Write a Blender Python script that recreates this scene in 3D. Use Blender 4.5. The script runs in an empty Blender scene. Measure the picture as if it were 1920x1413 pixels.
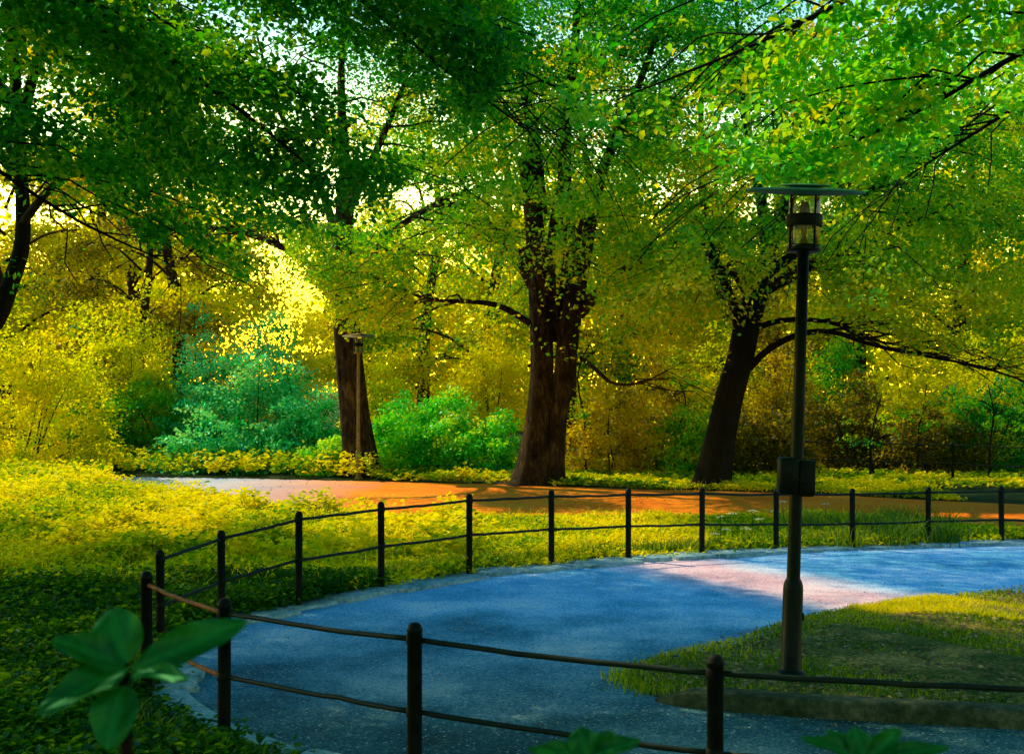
import bpy, math, random
import numpy as np
from mathutils import Vector, Matrix
random.seed(7)
RNG = np.random.default_rng(11)
D = bpy.data
sc = bpy.context.scene
COL = sc.collection
F = 2400.0; HZ = 726.0; H = 2.28
def at(px, py, d):
    return np.array([(px-960)/F*d, d, H-(py-HZ)/F*d])
def gnd(px, py):
    d = F*H/(py-HZ)
    return np.array([(px-960)/F*d, d])
SUN_AZ = math.radians(50); SUN_EL = math.radians(43)
TOSUN = np.array([-math.sin(SUN_AZ)*math.cos(SUN_EL), math.cos(SUN_AZ)*math.cos(SUN_EL), math.sin(SUN_EL)])

# ------------------------------------------------------------------ naming
def tag(o, label=None, cat=None, group=None, kind=None):
    if label: o['label'] = label
    if cat: o['category'] = cat
    if group: o['group'] = group
    if kind: o['kind'] = kind
    return o
def empty(name, loc, label, cat, group=None, rz=0):
    o = D.objects.new(name, None); COL.objects.link(o)
    o.location = loc; o.rotation_euler = (0, 0, rz); o.empty_display_size = .2
    return tag(o, label, cat, group)
def mesh_obj(name, V, faces, mat, parent=None, smooth=False, tint=None):
    """faces: (n,k) array, or list of arrays with different k"""
    V = np.asarray(V, dtype=np.float32)
    if not isinstance(faces, list): faces = [faces]
    me = D.meshes.new(name)
    nl = sum(f.size for f in faces); nf = sum(len(f) for f in faces)
    me.vertices.add(len(V)); me.vertices.foreach_set('co', V.ravel())
    me.loops.add(nl); me.polygons.add(nf)
    vi = np.concatenate([f.ravel() for f in faces]).astype(np.int32)
    tot = np.concatenate([np.full(len(f), f.shape[1], np.int32) for f in faces])
    st = np.concatenate([[0], np.cumsum(tot)[:-1]]).astype(np.int32)
    me.loops.foreach_set('vertex_index', vi)
    me.polygons.foreach_set('loop_start', st)
    me.polygons.foreach_set('loop_total', tot)
    if smooth: me.polygons.foreach_set('use_smooth', np.ones(nf, bool))
    if tint is not None:
        a = me.attributes.new('tint', 'FLOAT', 'FACE'); a.data.foreach_set('value', np.asarray(tint, np.float32))
    me.update(calc_edges=True)
    me.materials.append(mat)
    o = D.objects.new(name, me); COL.objects.link(o)
    if parent is not None:
        o.parent = parent
        o.matrix_parent_inverse = Matrix.LocRotScale(parent.location, parent.rotation_euler, parent.scale).inverted() if parent.parent is None else Matrix()
    return o
def copy_tree(o, parent=None):
    c = o.copy(); COL.objects.link(c)
    if parent is not None: c.parent = parent; c.matrix_parent_inverse = o.matrix_parent_inverse.copy()
    for ch in list(o.children): copy_tree(ch, c)
    return c

# ------------------------------------------------------------------ materials
def newmat(name):
    m = D.materials.new(name); m.use_nodes = True
    nt = m.node_tree; nt.nodes.clear()
    return m, nt
def node(nt, t, **kw):
    n = nt.nodes.new(t)
    for k, v in kw.items():
        if k in n.inputs: n.inputs[k].default_value = v
        else: setattr(n, k, v)
    return n
def ramp(nt, src, stops):
    r = nt.nodes.new('ShaderNodeValToRGB')
    e = r.color_ramp.elements
    while len(e) < len(stops): e.new(.5)
    for i, (p, c) in enumerate(stops):
        e[i].position = p; e[i].color = (*c, 1)
    nt.links.new(src, r.inputs[0]); return r
def leafmat(name, dif, trn, tw=.5, gloss=.06, rough=.45, gcol=(.8,.9,1)):
    """dif / trn: list of colours over the per-leaf tint 0..1"""
    m, nt = newmat(name); L = nt.links.new
    a = node(nt, 'ShaderNodeAttribute', attribute_name='tint')
    n = len(dif)
    st = lambda cs: [(i/(len(cs)-1), c) for i, c in enumerate(cs)]
    rd = ramp(nt, a.outputs['Fac'], st(dif)); rt = ramp(nt, a.outputs['Fac'], st(trn))
    d = node(nt, 'ShaderNodeBsdfDiffuse'); t = node(nt, 'ShaderNodeBsdfTranslucent')
    L(rd.outputs[0], d.inputs[0]); L(rt.outputs[0], t.inputs[0])
    mx = node(nt, 'ShaderNodeMixShader'); mx.inputs[0].default_value = tw
    L(d.outputs[0], mx.inputs[1]); L(t.outputs[0], mx.inputs[2])
    g = node(nt, 'ShaderNodeBsdfGlossy', Roughness=rough); g.inputs['Color'].default_value = (*gcol, 1)
    m2 = node(nt, 'ShaderNodeMixShader'); m2.inputs[0].default_value = gloss
    L(mx.outputs[0], m2.inputs[1]); L(g.outputs[0], m2.inputs[2])
    o = node(nt, 'ShaderNodeOutputMaterial'); L(m2.outputs[0], o.inputs[0])
    return m
def groundmat(name, stops, scale=60, big=1.2, bump=.3, rough=.9, spec=.2, speck=None, grad=None, sun_streak=None):
    m, nt = newmat(name); L = nt.links.new
    g = node(nt, 'ShaderNodeNewGeometry')
    n1 = node(nt, 'ShaderNodeTexNoise', Scale=scale, Detail=4.0, Roughness=.75); L(g.outputs['Position'], n1.inputs['Vector'])
    n2 = node(nt, 'ShaderNodeTexNoise', Scale=big, Detail=5.0, Roughness=.6); L(g.outputs['Position'], n2.inputs['Vector'])
    mx = node(nt, 'ShaderNodeMath', operation='MULTIPLY_ADD'); L(n1.outputs[0], mx.inputs[0]); mx.inputs[1].default_value = .55
    ml = node(nt, 'ShaderNodeMath', operation='MULTIPLY'); L(n2.outputs[0], ml.inputs[0]); ml.inputs[1].default_value = .45
    L(ml.outputs[0], mx.inputs[2])
    r = ramp(nt, mx.outputs[0], stops); col = r.outputs[0]
    if grad:   # light and shade put into the colour along an axis: (x0, x1, second colour stops)
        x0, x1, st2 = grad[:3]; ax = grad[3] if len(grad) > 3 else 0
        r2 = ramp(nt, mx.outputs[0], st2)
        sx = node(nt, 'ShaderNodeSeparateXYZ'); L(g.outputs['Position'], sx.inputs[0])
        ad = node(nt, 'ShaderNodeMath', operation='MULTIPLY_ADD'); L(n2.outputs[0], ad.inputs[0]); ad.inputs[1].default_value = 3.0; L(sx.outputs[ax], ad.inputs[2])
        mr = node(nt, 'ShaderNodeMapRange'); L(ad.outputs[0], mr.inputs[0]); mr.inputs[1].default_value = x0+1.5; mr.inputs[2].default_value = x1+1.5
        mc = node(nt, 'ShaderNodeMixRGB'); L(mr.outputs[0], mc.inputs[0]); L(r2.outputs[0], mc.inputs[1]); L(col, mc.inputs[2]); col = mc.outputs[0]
    if sun_streak:   # the pink sunlit streak painted into the path colour: (x, y) on its line, direction, half width, colour
        (wx, wy), (dx, dy), hw, wc = sun_streak
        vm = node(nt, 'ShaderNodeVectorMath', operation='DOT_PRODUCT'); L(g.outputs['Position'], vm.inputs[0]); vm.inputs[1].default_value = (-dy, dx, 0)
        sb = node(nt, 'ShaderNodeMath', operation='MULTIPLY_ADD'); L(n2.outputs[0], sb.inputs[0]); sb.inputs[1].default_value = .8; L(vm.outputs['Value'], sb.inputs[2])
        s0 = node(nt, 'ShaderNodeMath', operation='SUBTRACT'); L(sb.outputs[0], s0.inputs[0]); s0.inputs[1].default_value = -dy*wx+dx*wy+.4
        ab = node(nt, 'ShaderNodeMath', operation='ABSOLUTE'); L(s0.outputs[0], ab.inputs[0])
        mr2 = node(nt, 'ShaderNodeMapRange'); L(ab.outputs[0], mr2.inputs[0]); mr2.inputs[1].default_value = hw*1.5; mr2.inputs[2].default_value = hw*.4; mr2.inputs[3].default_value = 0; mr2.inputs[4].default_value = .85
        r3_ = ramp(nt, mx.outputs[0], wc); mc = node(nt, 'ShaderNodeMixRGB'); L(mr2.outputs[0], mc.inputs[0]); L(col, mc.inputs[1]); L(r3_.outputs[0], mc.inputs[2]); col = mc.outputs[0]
    if speck:
        v = node(nt, 'ShaderNodeTexVoronoi', Scale=speck[0]); L(g.outputs['Position'], v.inputs['Vector'])
        s2 = node(nt, 'ShaderNodeSeparateColor'); L(v.outputs['Color'], s2.inputs[0])
        cmp = node(nt, 'ShaderNodeMath', operation='GREATER_THAN'); L(s2.outputs[0], cmp.inputs[0]); cmp.inputs[1].default_value = speck[1]
        mc = node(nt, 'ShaderNodeMixRGB'); L(cmp.outputs[0], mc.inputs[0]); L(col, mc.inputs[1]); mc.inputs[2].default_value = (*speck[2], 1); col = mc.outputs[0]
    b = node(nt, 'ShaderNodeBsdfPrincipled', Roughness=rough); L(col, b.inputs['Base Color'])
    b.inputs['Specular IOR Level'].default_value = spec
    bp = node(nt, 'ShaderNodeBump', Strength=bump, Distance=.02); L(mx.outputs[0], bp.inputs['Height']); L(bp.outputs[0], b.inputs['Normal'])
    o = node(nt, 'ShaderNodeOutputMaterial'); L(b.outputs[0], o.inputs[0])
    return m
def barkmat(name, stops, scale=11):
    m, nt = newmat(name); L = nt.links.new
    tc = node(nt, 'ShaderNodeNewGeometry')
    mp = node(nt, 'ShaderNodeMapping'); mp.inputs['Scale'].default_value = (1, 1, .30); L(tc.outputs['Position'], mp.inputs[0])
    n = node(nt, 'ShaderNodeTexNoise', Scale=scale, Detail=7.0, Roughness=.7, Distortion=.6); L(mp.outputs[0], n.inputs['Vector'])
    n2 = node(nt, 'ShaderNodeTexNoise', Scale=1.6, Detail=3.0); L(tc.outputs['Position'], n2.inputs['Vector'])
    a = node(nt, 'ShaderNodeMath', operation='MULTIPLY_ADD'); L(n.outputs[0], a.inputs[0]); a.inputs[1].default_value = .7
    a2 = node(nt, 'ShaderNodeMath', operation='MULTIPLY'); L(n2.outputs[0], a2.inputs[0]); a2.inputs[1].default_value = .3; L(a2.outputs[0], a.inputs[2])
    r = ramp(nt, a.outputs[0], stops)
    b = node(nt, 'ShaderNodeBsdfPrincipled', Roughness=.92); b.inputs['Specular IOR Level'].default_value = .15
    L(r.outputs[0], b.inputs['Base Color'])
    bp = node(nt, 'ShaderNodeBump', Strength=.9, Distance=.05); L(n.outputs[0], bp.inputs['Height']); L(bp.outputs[0], b.inputs['Normal'])
    o = node(nt, 'ShaderNodeOutputMaterial'); L(b.outputs[0], o.inputs[0])
    return m
def paintmat(name, c0, c1, rough=.45, metal=0., scale=14):
    m, nt = newmat(name); L = nt.links.new
    g = node(nt, 'ShaderNodeNewGeometry')
    n = node(nt, 'ShaderNodeTexNoise', Scale=scale, Detail=6.0, Roughness=.7); L(g.outputs['Position'], n.inputs['Vector'])
    r = ramp(nt, n.outputs[0], [(.35, c0), (.7, c1)])
    b = node(nt, 'ShaderNodeBsdfPrincipled', Metallic=metal); b.inputs['Specular IOR Level'].default_value = .12; L(r.outputs[0], b.inputs['Base Color'])
    rr = node(nt, 'ShaderNodeMapRange'); L(n.outputs[0], rr.inputs[0]); rr.inputs[3].default_value = rough-.12; rr.inputs[4].default_value = rough+.25
    L(rr.outputs[0], b.inputs['Roughness'])
    bp = node(nt, 'ShaderNodeBump', Strength=.15, Distance=.004); L(n.outputs[0], bp.inputs['Height']); L(bp.outputs[0], b.inputs['Normal'])
    o = node(nt, 'ShaderNodeOutputMaterial'); L(b.outputs[0], o.inputs[0])
    return m

M = {}
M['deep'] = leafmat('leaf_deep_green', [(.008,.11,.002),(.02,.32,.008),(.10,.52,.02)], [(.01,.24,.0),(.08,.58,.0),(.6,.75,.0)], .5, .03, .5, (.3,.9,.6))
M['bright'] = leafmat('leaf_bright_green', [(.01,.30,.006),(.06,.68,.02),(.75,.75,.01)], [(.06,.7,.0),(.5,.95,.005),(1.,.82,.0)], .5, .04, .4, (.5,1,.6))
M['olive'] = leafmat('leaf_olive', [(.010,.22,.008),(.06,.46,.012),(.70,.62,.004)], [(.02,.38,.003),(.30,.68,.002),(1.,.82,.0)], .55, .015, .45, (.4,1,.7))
M['yellow'] = leafmat('leaf_sunny_yellow', [(.22,.34,.002),(1.,.88,.003),(1.,.72,.01)], [(.60,.65,.0),(1.,.92,.0),(1.,.78,.0)], .62, .003)
M['glow'] = leafmat('leaf_yellow_sun_glow', [(.8,.66,.003),(.98,.82,.006),(1.,.88,.06)], [(.95,.8,.0),(1.,.88,.005),(1.,.9,.05)], .5, .0)  # hazy sun glow painted into the leaf colour
M['teal'] = leafmat('leaf_teal_shrub', [(.005,.34,.06),(.02,.72,.22),(.12,.85,.4)], [(.01,.4,.03),(.06,.7,.12),(.5,.8,.1)], .4, .05, .4, (.3,1,.8))
M['lime'] = leafmat('leaf_lime_shrub', [(.01,.42,.02),(.06,.80,.06),(.6,.85,.04)], [(.03,.5,.01),(.2,.9,.01),(.95,.95,.01)], .45, .03)
M['brown'] = leafmat('leaf_brown_green', [(.05,.07,.001),(.20,.19,.002),(.75,.50,.005)], [(.20,.14,.0),(.65,.42,.0),(1.,.75,.0)], .5, .015)
M['herb'] = leafmat('leaf_ground_herb', [(.015,.16,.003),(.22,.44,.003),(.98,.78,.004),(1.,.86,.01)], [(.08,.35,.0),(.55,.70,.0),(1.,.82,.0),(1.,.86,.0)], .35, .005)
M['herb_shade'] = leafmat('leaf_shade_herb', [(.004,.055,.002),(.012,.14,.004),(.07,.28,.006)], [(.03,.14,.0),(.12,.30,.0),(.5,.6,.0)], .45, .015)  # darker copy of the ground herb leaf, shade put into its colour
M['grass'] = leafmat('grass_blade', [(.01,.10,.002),(.09,.26,.004),(.8,.75,.005)], [(.04,.2,.0),(.4,.5,.0),(1.,.8,.0)], .4, .02)
M['rhodo'] = leafmat('leaf_leathery', [(.003,.07,.006),(.006,.14,.012),(.01,.22,.03)], [(.003,.06,.0),(.006,.12,.003),(.01,.2,.01)], .3, .03, .4, (.3,1,.6))
M['petal'] = leafmat('petal_white', [(.5,.65,.25),(.8,.8,.5),(.8,.8,.7)], [(.5,.6,.2),(.8,.8,.4),(.8,.8,.6)], .4, .02)
M['litter'] = leafmat('leaf_litter', [(.05,.035,.01),(.22,.12,.03),(.5,.35,.12)], [(.05,.03,.0),(.2,.1,.0),(.5,.3,.05)], .2, .04)
M['bark'] = barkmat('bark_grey_brown', [(.34,(.006,.003,.001)),(.5,(.05,.022,.005)),(.75,(.2,.10,.02))])
M['bark_red'] = barkmat('bark_red_brown', [(.38,(.004,.002,.0006)),(.52,(.04,.022,.006)),(.75,(.22,.13,.04))])
M['bark_dark'] = barkmat('bark_dark', [(.3,(.003,.0025,.001)),(.6,(.015,.012,.004)),(.8,(.05,.035,.01))])
M['path'] = groundmat('gravel_asphalt_blue_grey', [(.40,(.03,.24,.38)),(.47,(.09,.44,.72)),(.53,(.24,.62,.92)),(.60,(.85,.88,.92))], 48, .7, .55, .9, .12, (80, .982, (.5,.56,.52)), (8.6, 13.2, [(.40,(.008,.04,.045)),(.47,(.022,.10,.115)),(.53,(.06,.18,.20)),(.61,(.26,.34,.32))], 1), ((3.0, 14.8), (.50, -.866), .75, [(.40,(.45,.20,.24)),(.5,(.95,.50,.54)),(.60,(1.,.78,.76))]))  # dark near end is shade and the pink band sunlight, both painted in
M['farpath'] = groundmat('gravel_orange', [(.35,(.85,.14,.002)),(.5,(1.,.25,.004)),(.65,(1.,.38,.02))], 30, .5, .3, .9, .1, None,
                        (-7.0, -3.0, [(.35,(.30,.38,.48)),(.5,(.55,.55,.62)),(.65,(.85,.72,.62))]))  # bluish left end beside sunlit orange is light put into the colour
M['soil'] = groundmat('dark_soil', [(.35,(.006,.02,.003)),(.5,(.02,.05,.006)),(.7,(.06,.07,.012))], 22, .6, .6, .95, .1)
M['earth'] = groundmat('trodden_earth', [(.38,(.012,.035,.004)),(.46,(.05,.09,.01)),(.53,(.20,.14,.03)),(.61,(.55,.33,.09))], 26, 1.8, 1.0, .95, .1)
M['stone'] = groundmat('edging_stone', [(.38,(.06,.16,.16)),(.5,(.22,.40,.42)),(.64,(.50,.62,.60))], 18, 2.2, .5, .85, .2)
M['kerb'] = groundmat('kerb_stone', [(.36,(.01,.022,.008)),(.5,(.04,.06,.028)),(.68,(.14,.16,.09))], 14, 1.5, .6, .9, .15)
M['iron'] = paintmat('iron_black_paint', (.0015,.004,.003), (.006,.012,.007), .55)
M['rail'] = paintmat('iron_rail_worn', (.004,.016,.011), (.02,.03,.02), .42, .1, 9)
M['rust'] = paintmat('iron_rusty', (.10,.03,.01), (.35,.13,.03), .6)
M['lamp_green'] = paintmat('lamp_green_paint', (.0005,.003,.001), (.003,.016,.006), .38)
M['lamp_hat'] = paintmat('lamp_hat_paint', (.03,.16,.09), (.06,.24,.13), .5)
M['lamp_brown'] = paintmat('lamp_sunlit_brown', (.12,.08,.02), (.35,.25,.08), .6)  # sunlit tone of the distant lamp put into the paint; bulbs share it
M['black'] = paintmat('black_plate', (.003,.006,.003), (.008,.014,.008), .5)
def glassmat():
    m, nt = newmat('lamp_glass'); L = nt.links.new
    t = node(nt, 'ShaderNodeBsdfTransparent'); t.inputs[0].default_value = (.80,.86,.55,1)
    g = node(nt, 'ShaderNodeBsdfGlossy', Roughness=.12)
    d = node(nt, 'ShaderNodeBsdfTranslucent'); d.inputs[0].default_value = (.6,.6,.2,1)
    m0 = node(nt, 'ShaderNodeMixShader'); m0.inputs[0].default_value = .22; L(t.outputs[0], m0.inputs[1]); L(d.outputs[0], m0.inputs[2])
    fr = node(nt, 'ShaderNodeFresnel', IOR=1.45)
    mx = node(nt, 'ShaderNodeMixShader'); L(fr.outputs[0], mx.inputs[0]); L(m0.outputs[0], mx.inputs[1]); L(g.outputs[0], mx.inputs[2])
    o = node(nt, 'ShaderNodeOutputMaterial'); L(mx.outputs[0], o.inputs[0]); return m
M['glass'] = glassmat()

# ------------------------------------------------------------------ shape helpers
def unit(v): return v/np.maximum(np.linalg.norm(v, axis=-1, keepdims=True), 1e-9)
class MB:
    def __init__(s): s.V = []; s.Q = []; s.T = []; s.n = 0
    def add(s, V, Q=None, T=None):
        if Q is not None and len(Q): s.Q.append(np.asarray(Q)+s.n)
        if T is not None and len(T): s.T.append(np.asarray(T)+s.n)
        s.V.append(np.asarray(V, float)); s.n += len(V)
    def tube(s, pts, rad, seg=8, flute=0, caps=True, rng=RNG, ph=None):
        P = np.asarray(pts, float); n = len(P); R = np.broadcast_to(np.asarray(rad, float), (n,))
        T = unit(np.gradient(P, axis=0))
        ref = np.array([0, 0, 1.]) if abs(T[0][2]) < .8 else np.array([1., 0, 0])
        U = []
        u = np.cross(T[0], ref); u /= np.linalg.norm(u)
        for i in range(n):
            u = u - T[i]*np.dot(u, T[i]); u /= np.linalg.norm(u); U.append(u)
        U = np.array(U); W = np.cross(T, U)
        th = np.linspace(0, 2*np.pi, seg, endpoint=False)
        rr = np.ones((n, seg))
        if np.any(flute):
            z = np.linspace(0, 1, n)[:, None]
            fl = np.broadcast_to(np.asarray(flute, float), (n,))[:, None]
            for k, a in ((3, .5), (5, .55), (8, .45), (13, .3), (21, .2)):
                rr = rr + fl*a*np.sin(k*th[None, :]+rng.uniform(0, 6)+z*rng.uniform(-2, 2))
        V = P[:, None, :] + (R[:, None]*rr)[..., None]*(np.cos(th)[None, :, None]*U[:, None, :]+np.sin(th)[None, :, None]*W[:, None, :])
        V = V.reshape(-1, 3)
        i = np.arange(n-1)[:, None]*seg; j = np.arange(seg)[None, :]; j2 = (j+1) % seg
        Q = np.stack([i+j, i+j2, i+seg+j2, i+seg+j], -1).reshape(-1, 4)
        Tt = None
        if caps:
            V = np.vstack([V, P[:1], P[-1:]]); a = n*seg; jj = np.arange(seg); k2 = (jj+1) % seg
            Tt = np.vstack([np.stack([k2, jj, np.full(seg, a)], -1), np.stack([jj+(n-1)*seg, k2+(n-1)*seg, np.full(seg, a+1)], -1)])
        s.add(V, Q, Tt)
    def lathe(s, prof, c=(0, 0, 0), seg=32, axis=None):
        """prof: list of (r, z)"""
        th = np.linspace(0, 2*np.pi, seg, endpoint=False)
        V = np.array([[r*math.cos(t), r*math.sin(t), z] for r, z in prof for t in th])+np.array(c)
        n = len(prof); i = np.arange(n-1)[:, None]*seg; j = np.arange(seg)[None, :]; j2 = (j+1) % seg
        s.add(V, np.stack([i+j, i+j2, i+seg+j2, i+seg+j], -1).reshape(-1, 4))
    def box(s, lo, hi, bev=.004):
        x0, y0, z0 = lo; x1, y1, z1 = hi; b = bev
        # chamfered along vertical edges and top
        def ring(i, z): return [(x0+b+i, y0+i, z), (x1-b-i, y0+i, z), (x1-i, y0+b+i, z), (x1-i, y1-b-i, z), (x1-b-i, y1-i, z), (x0+b+i, y1-i, z), (x0+i, y1-b-i, z), (x0+i, y0+b+i, z)]
        V = ring(b, z0)+ring(0, z0+b)+ring(0, z1-b)+ring(b, z1)
        Q = [(k*8+j, k*8+(j+1) % 8, (k+1)*8+(j+1) % 8, (k+1)*8+j) for k in range(3) for j in range(8)]
        for o in (0, 24):
            q = [(o, o+1, o+2, o+3), (o, o+3, o+4, o+7), (o+4, o+5, o+6, o+7)]
            Q += q if o else [tuple(reversed(t)) for t in q]
        s.add(V, Q)
    def build(s, name, mat, parent=None, smooth=True):
        fs = ([np.vstack(s.Q)] if s.Q else [])+([np.vstack(s.T)] if s.T else [])
        return mesh_obj(name, np.vstack(s.V), fs, mat, parent, smooth)
def spline(pts, n):
    P = np.asarray(pts, float); m = len(P)
    if m < 3: t = np.linspace(0, 1, n)[:, None]; return P[0]*(1-t)+P[-1]*t
    Pp = np.vstack([2*P[0]-P[1], P, 2*P[-1]-P[-2]])
    out = []
    for t in np.linspace(0, m-1-1e-6, n):
        i = int(t); f = t-i; a, b, c, d = Pp[i:i+4]
        out.append(.5*((2*b)+(c-a)*f+(2*a-5*b+4*c-d)*f*f+(3*b-a-3*c+d)*f**3))
    return np.array(out)

# ---- light pools on the ground: leaves whose shadow would fall there are mostly left off
def poly_in(px, py, poly):
    inside = np.zeros(px.shape, bool); n = len(poly)
    for i in range(n):
        x1, y1 = poly[i]; x2, y2 = poly[(i+1) % n]
        c = ((y1 > py) != (y2 > py)) & (px < (x2-x1)*(py-y1)/((y2-y1) if y2 != y1 else 1e-9)+x1)
        inside ^= c
    return inside
POOLS = [([(-400,820),(-100,1000),(60,1005),(150,1025),(280,1070),(420,1030),(560,990),(700,985),(840,1010),(900,1058),(1050,1052),(1200,1040),(1265,1000),(1470,968),(1400,925),(1200,893),(800,880),(-400,820)], .97, .65),
         ([(1120,1046),(1290,1040),(1500,1070),(1640,1096),(1760,1112),(1960,1118),(1960,1215),(1800,1205),(1620,1166),(1500,1146),(1380,1105),(1280,1085)], .98, .16),
         ([(1690,958),(1960,962),(1960,976),(1690,968)], .97, .15)]
def pool_poly(poly): return [tuple(gnd(x, max(y, 812))) for x, y in poly]
POOLW = [(pool_poly(p), k, j) for p, k, j in POOLS]
def cull(C, rng):
    t = (C[:, 2]-.1)/TOSUN[2]
    gx = C[:, 0]-TOSUN[0]*t; gy = C[:, 1]-TOSUN[1]*t
    keep = np.ones(len(C), bool)
    r = rng.random(len(C))
    for Q, rad in ((np.array([3.1, 10.6, 4.6]), 1.7), (np.array([1.3, 10.8, 4.7]), .6)):   # chinks of sun reaching low boughs
        v = C-Q; t = v@TOSUN; dd = np.linalg.norm(v-t[:, None]*TOSUN, axis=1)
        keep &= ~((t > .9) & (dd < rad) & (r < .93))
    for poly, k, j in POOLW:
        jx = j*rng.normal(0, 1, len(C)); jy = j*rng.normal(0, 1, len(C))
        keep &= ~(poly_in(gx+jx, gy+jy, poly) & (r < k))
    px = 960+F*C[:, 0]/np.maximum(C[:, 1], 1); py = HZ-(C[:, 2]-H)*F/np.maximum(C[:, 1], 1)
    keep |= (abs(px-655) < 120) & (py > 420) & (py < 625) & (C[:, 1] > 27) & (C[:, 1] < 33) & (r < .8)
    return keep

def leaves(name, C, T, N, L, W, tint, mat, parent=None, fold=.0, docull=True, rng=RNG):
    C = np.asarray(C); n0 = len(C)
    L = np.broadcast_to(L, (n0,)); W = np.broadcast_to(W, (n0,))
    if docull:
        k = cull(C, rng); C, T, N, L, W, tint = C[k], T[k], N[k], L[k], W[k], tint[k]
    n = len(C); T = unit(T); S = unit(np.cross(N, T)); N2 = np.cross(T, S)
    L = L[:, None]; W = W[:, None]
    if fold:
        f = fold
        V = np.stack([C-T*L*.5, C+T*L*.5-N2*L*.08, C-T*L*.18+S*W*.48+N2*W*f, C+T*L*.2+S*W*.38+N2*W*f*.8, C-T*L*.18-S*W*.48+N2*W*f, C+T*L*.2-S*W*.38+N2*W*f*.8], 1).reshape(-1, 3)
        b = np.arange(n)[:, None]*6
        Q = np.concatenate([b+np.array([[0, 2, 3, 1]]), b+np.array([[0, 1, 5, 4]])], 1).reshape(-1, 4)
        return mesh_obj(name, V, Q, mat, parent, False, np.repeat(tint, 2))
    V = np.stack([C-T*L*.5, C+S*W*.5, C+T*L*.5, C-S*W*.5], 1).reshape(-1, 3)
    return mesh_obj(name, V, np.arange(4*n).reshape(-1, 4), mat, parent, False, tint)
HELIO = 0.0
def spray_leaves(centers, dirs, size, per, rng, droop=.25, flat=.16, jit=.45, tvar=.25, tbase=.4):
    """flattened drooping sprays of leaves. returns C,T,N,tint"""
    c = np.asarray(centers, float); d = unit(np.asarray(dirs, float)*np.array([1, 1, .4])); k = len(c)
    size = np.broadcast_to(size, (k,))*rng.uniform(.7, 1.25, k)
    u = d; v = unit(np.cross(np.array([0, 0, 1.]), u)); w = np.cross(u, v)
    n = k*per
    r = np.sqrt(rng.random((k, per))); th = rng.uniform(0, 2*np.pi, (k, per))
    # ragged outline
    rag = 1+.35*np.sin(th*3+rng.uniform(0, 6, (k, 1)))+.2*np.sin(th*7+rng.uniform(0, 6, (k, 1)))
    r = r*rag
    A = r*np.cos(th)*size[:, None]; B = r*np.sin(th)*size[:, None]*.72
    Cc = rng.normal(0, 1, (k, per))*size[:, None]*flat
    P = c[:, None]+u[:, None]*A[..., None]+v[:, None]*B[..., None]+w[:, None]*Cc[..., None]
    P[..., 2] -= droop*(r**2)*size[:, None]
    nn = w[:, None]+HELIO*TOSUN+rng.normal(0, jit, (k, per, 3))
    tt = u[:, None]*A[..., None]+v[:, None]*B[..., None]+rng.normal(0, .5, (k, per, 3))*size[:, None, None]; tt[..., 2] -= .3*size[:, None]
    ct = np.clip(rng.normal(tbase, tvar, (k, 1)), 0, 1)
    tint = np.clip(ct+rng.normal(0, .13, (k, per)), 0, 1)
    return P.reshape(-1, 3), tt.reshape(-1, 3), nn.reshape(-1, 3), tint.reshape(-1)

def grow(limbs, nsec, lsec, rng, rise=.25, droop=.35, center=None, tmin=.3, rad=.035):
    """limbs: list of (points, r0, r1). Returns list per limb of secondary tubes, plus spray centres/dirs"""
    secs = []; SC = []; SD = []
    lens = np.array([np.sum(np.linalg.norm(np.diff(l[0], axis=0), axis=1)) for l in limbs])
    for li, (pts, r0, r1) in enumerate(limbs):
        m = max(2, int(round(nsec*lens[li]/lens.sum()))); tub = []
        for q in range(m):
            t = rng.uniform(tmin, 1)**.8
            x = t*(len(pts)-1); i = min(int(x), len(pts)-2); p = pts[i]*(1-(x-i))+pts[i+1]*(x-i)
            ax = pts[i+1]-pts[i]; ax = ax/np.linalg.norm(ax)
            a = rng.uniform(0, 2*np.pi); d = np.array([math.cos(a), math.sin(a), 0])
            if center is not None:
                o = p-center; o[2] = 0; o = o/(np.linalg.norm(o)+.3); d = d+o*1.1
            d = d+ax*.5; d[2] = rise+rng.uniform(-.2, .25); d /= np.linalg.norm(d)
            L = lsec*rng.uniform(.6, 1.25)
            s = np.linspace(0, 1, 6)[:, None]
            side = np.cross(d, [0, 0, 1.])*rng.uniform(-.25, .25)
            pp = p+d*s*L+side*(s**2)*L; pp[:, 2] -= droop*(s[:, 0]**2)*L
            pp[1:5] += rng.normal(0, .03*L, (4, 3))
            r = min(rad, (r0*(1-t)+r1*t)*.6)
            tub.append((pp, np.linspace(r, .006, 6)))
            for f in (.3, .5, .68, .85, 1.0):
                x = f*5; i = min(int(x), 4); c = pp[i]*(1-(x-i))+pp[i+1]*(x-i)
                dd = (pp[i+1]-pp[i]); dd = dd/np.linalg.norm(dd)+rng.normal(0, .35, 3)*np.array([1, 1, .3])
                SC.append(c+rng.normal(0, .15, 3)*lsec*.35); SD.append(dd)
        secs.append(tub)
    return secs, np.array(SC), np.array(SD)

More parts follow.
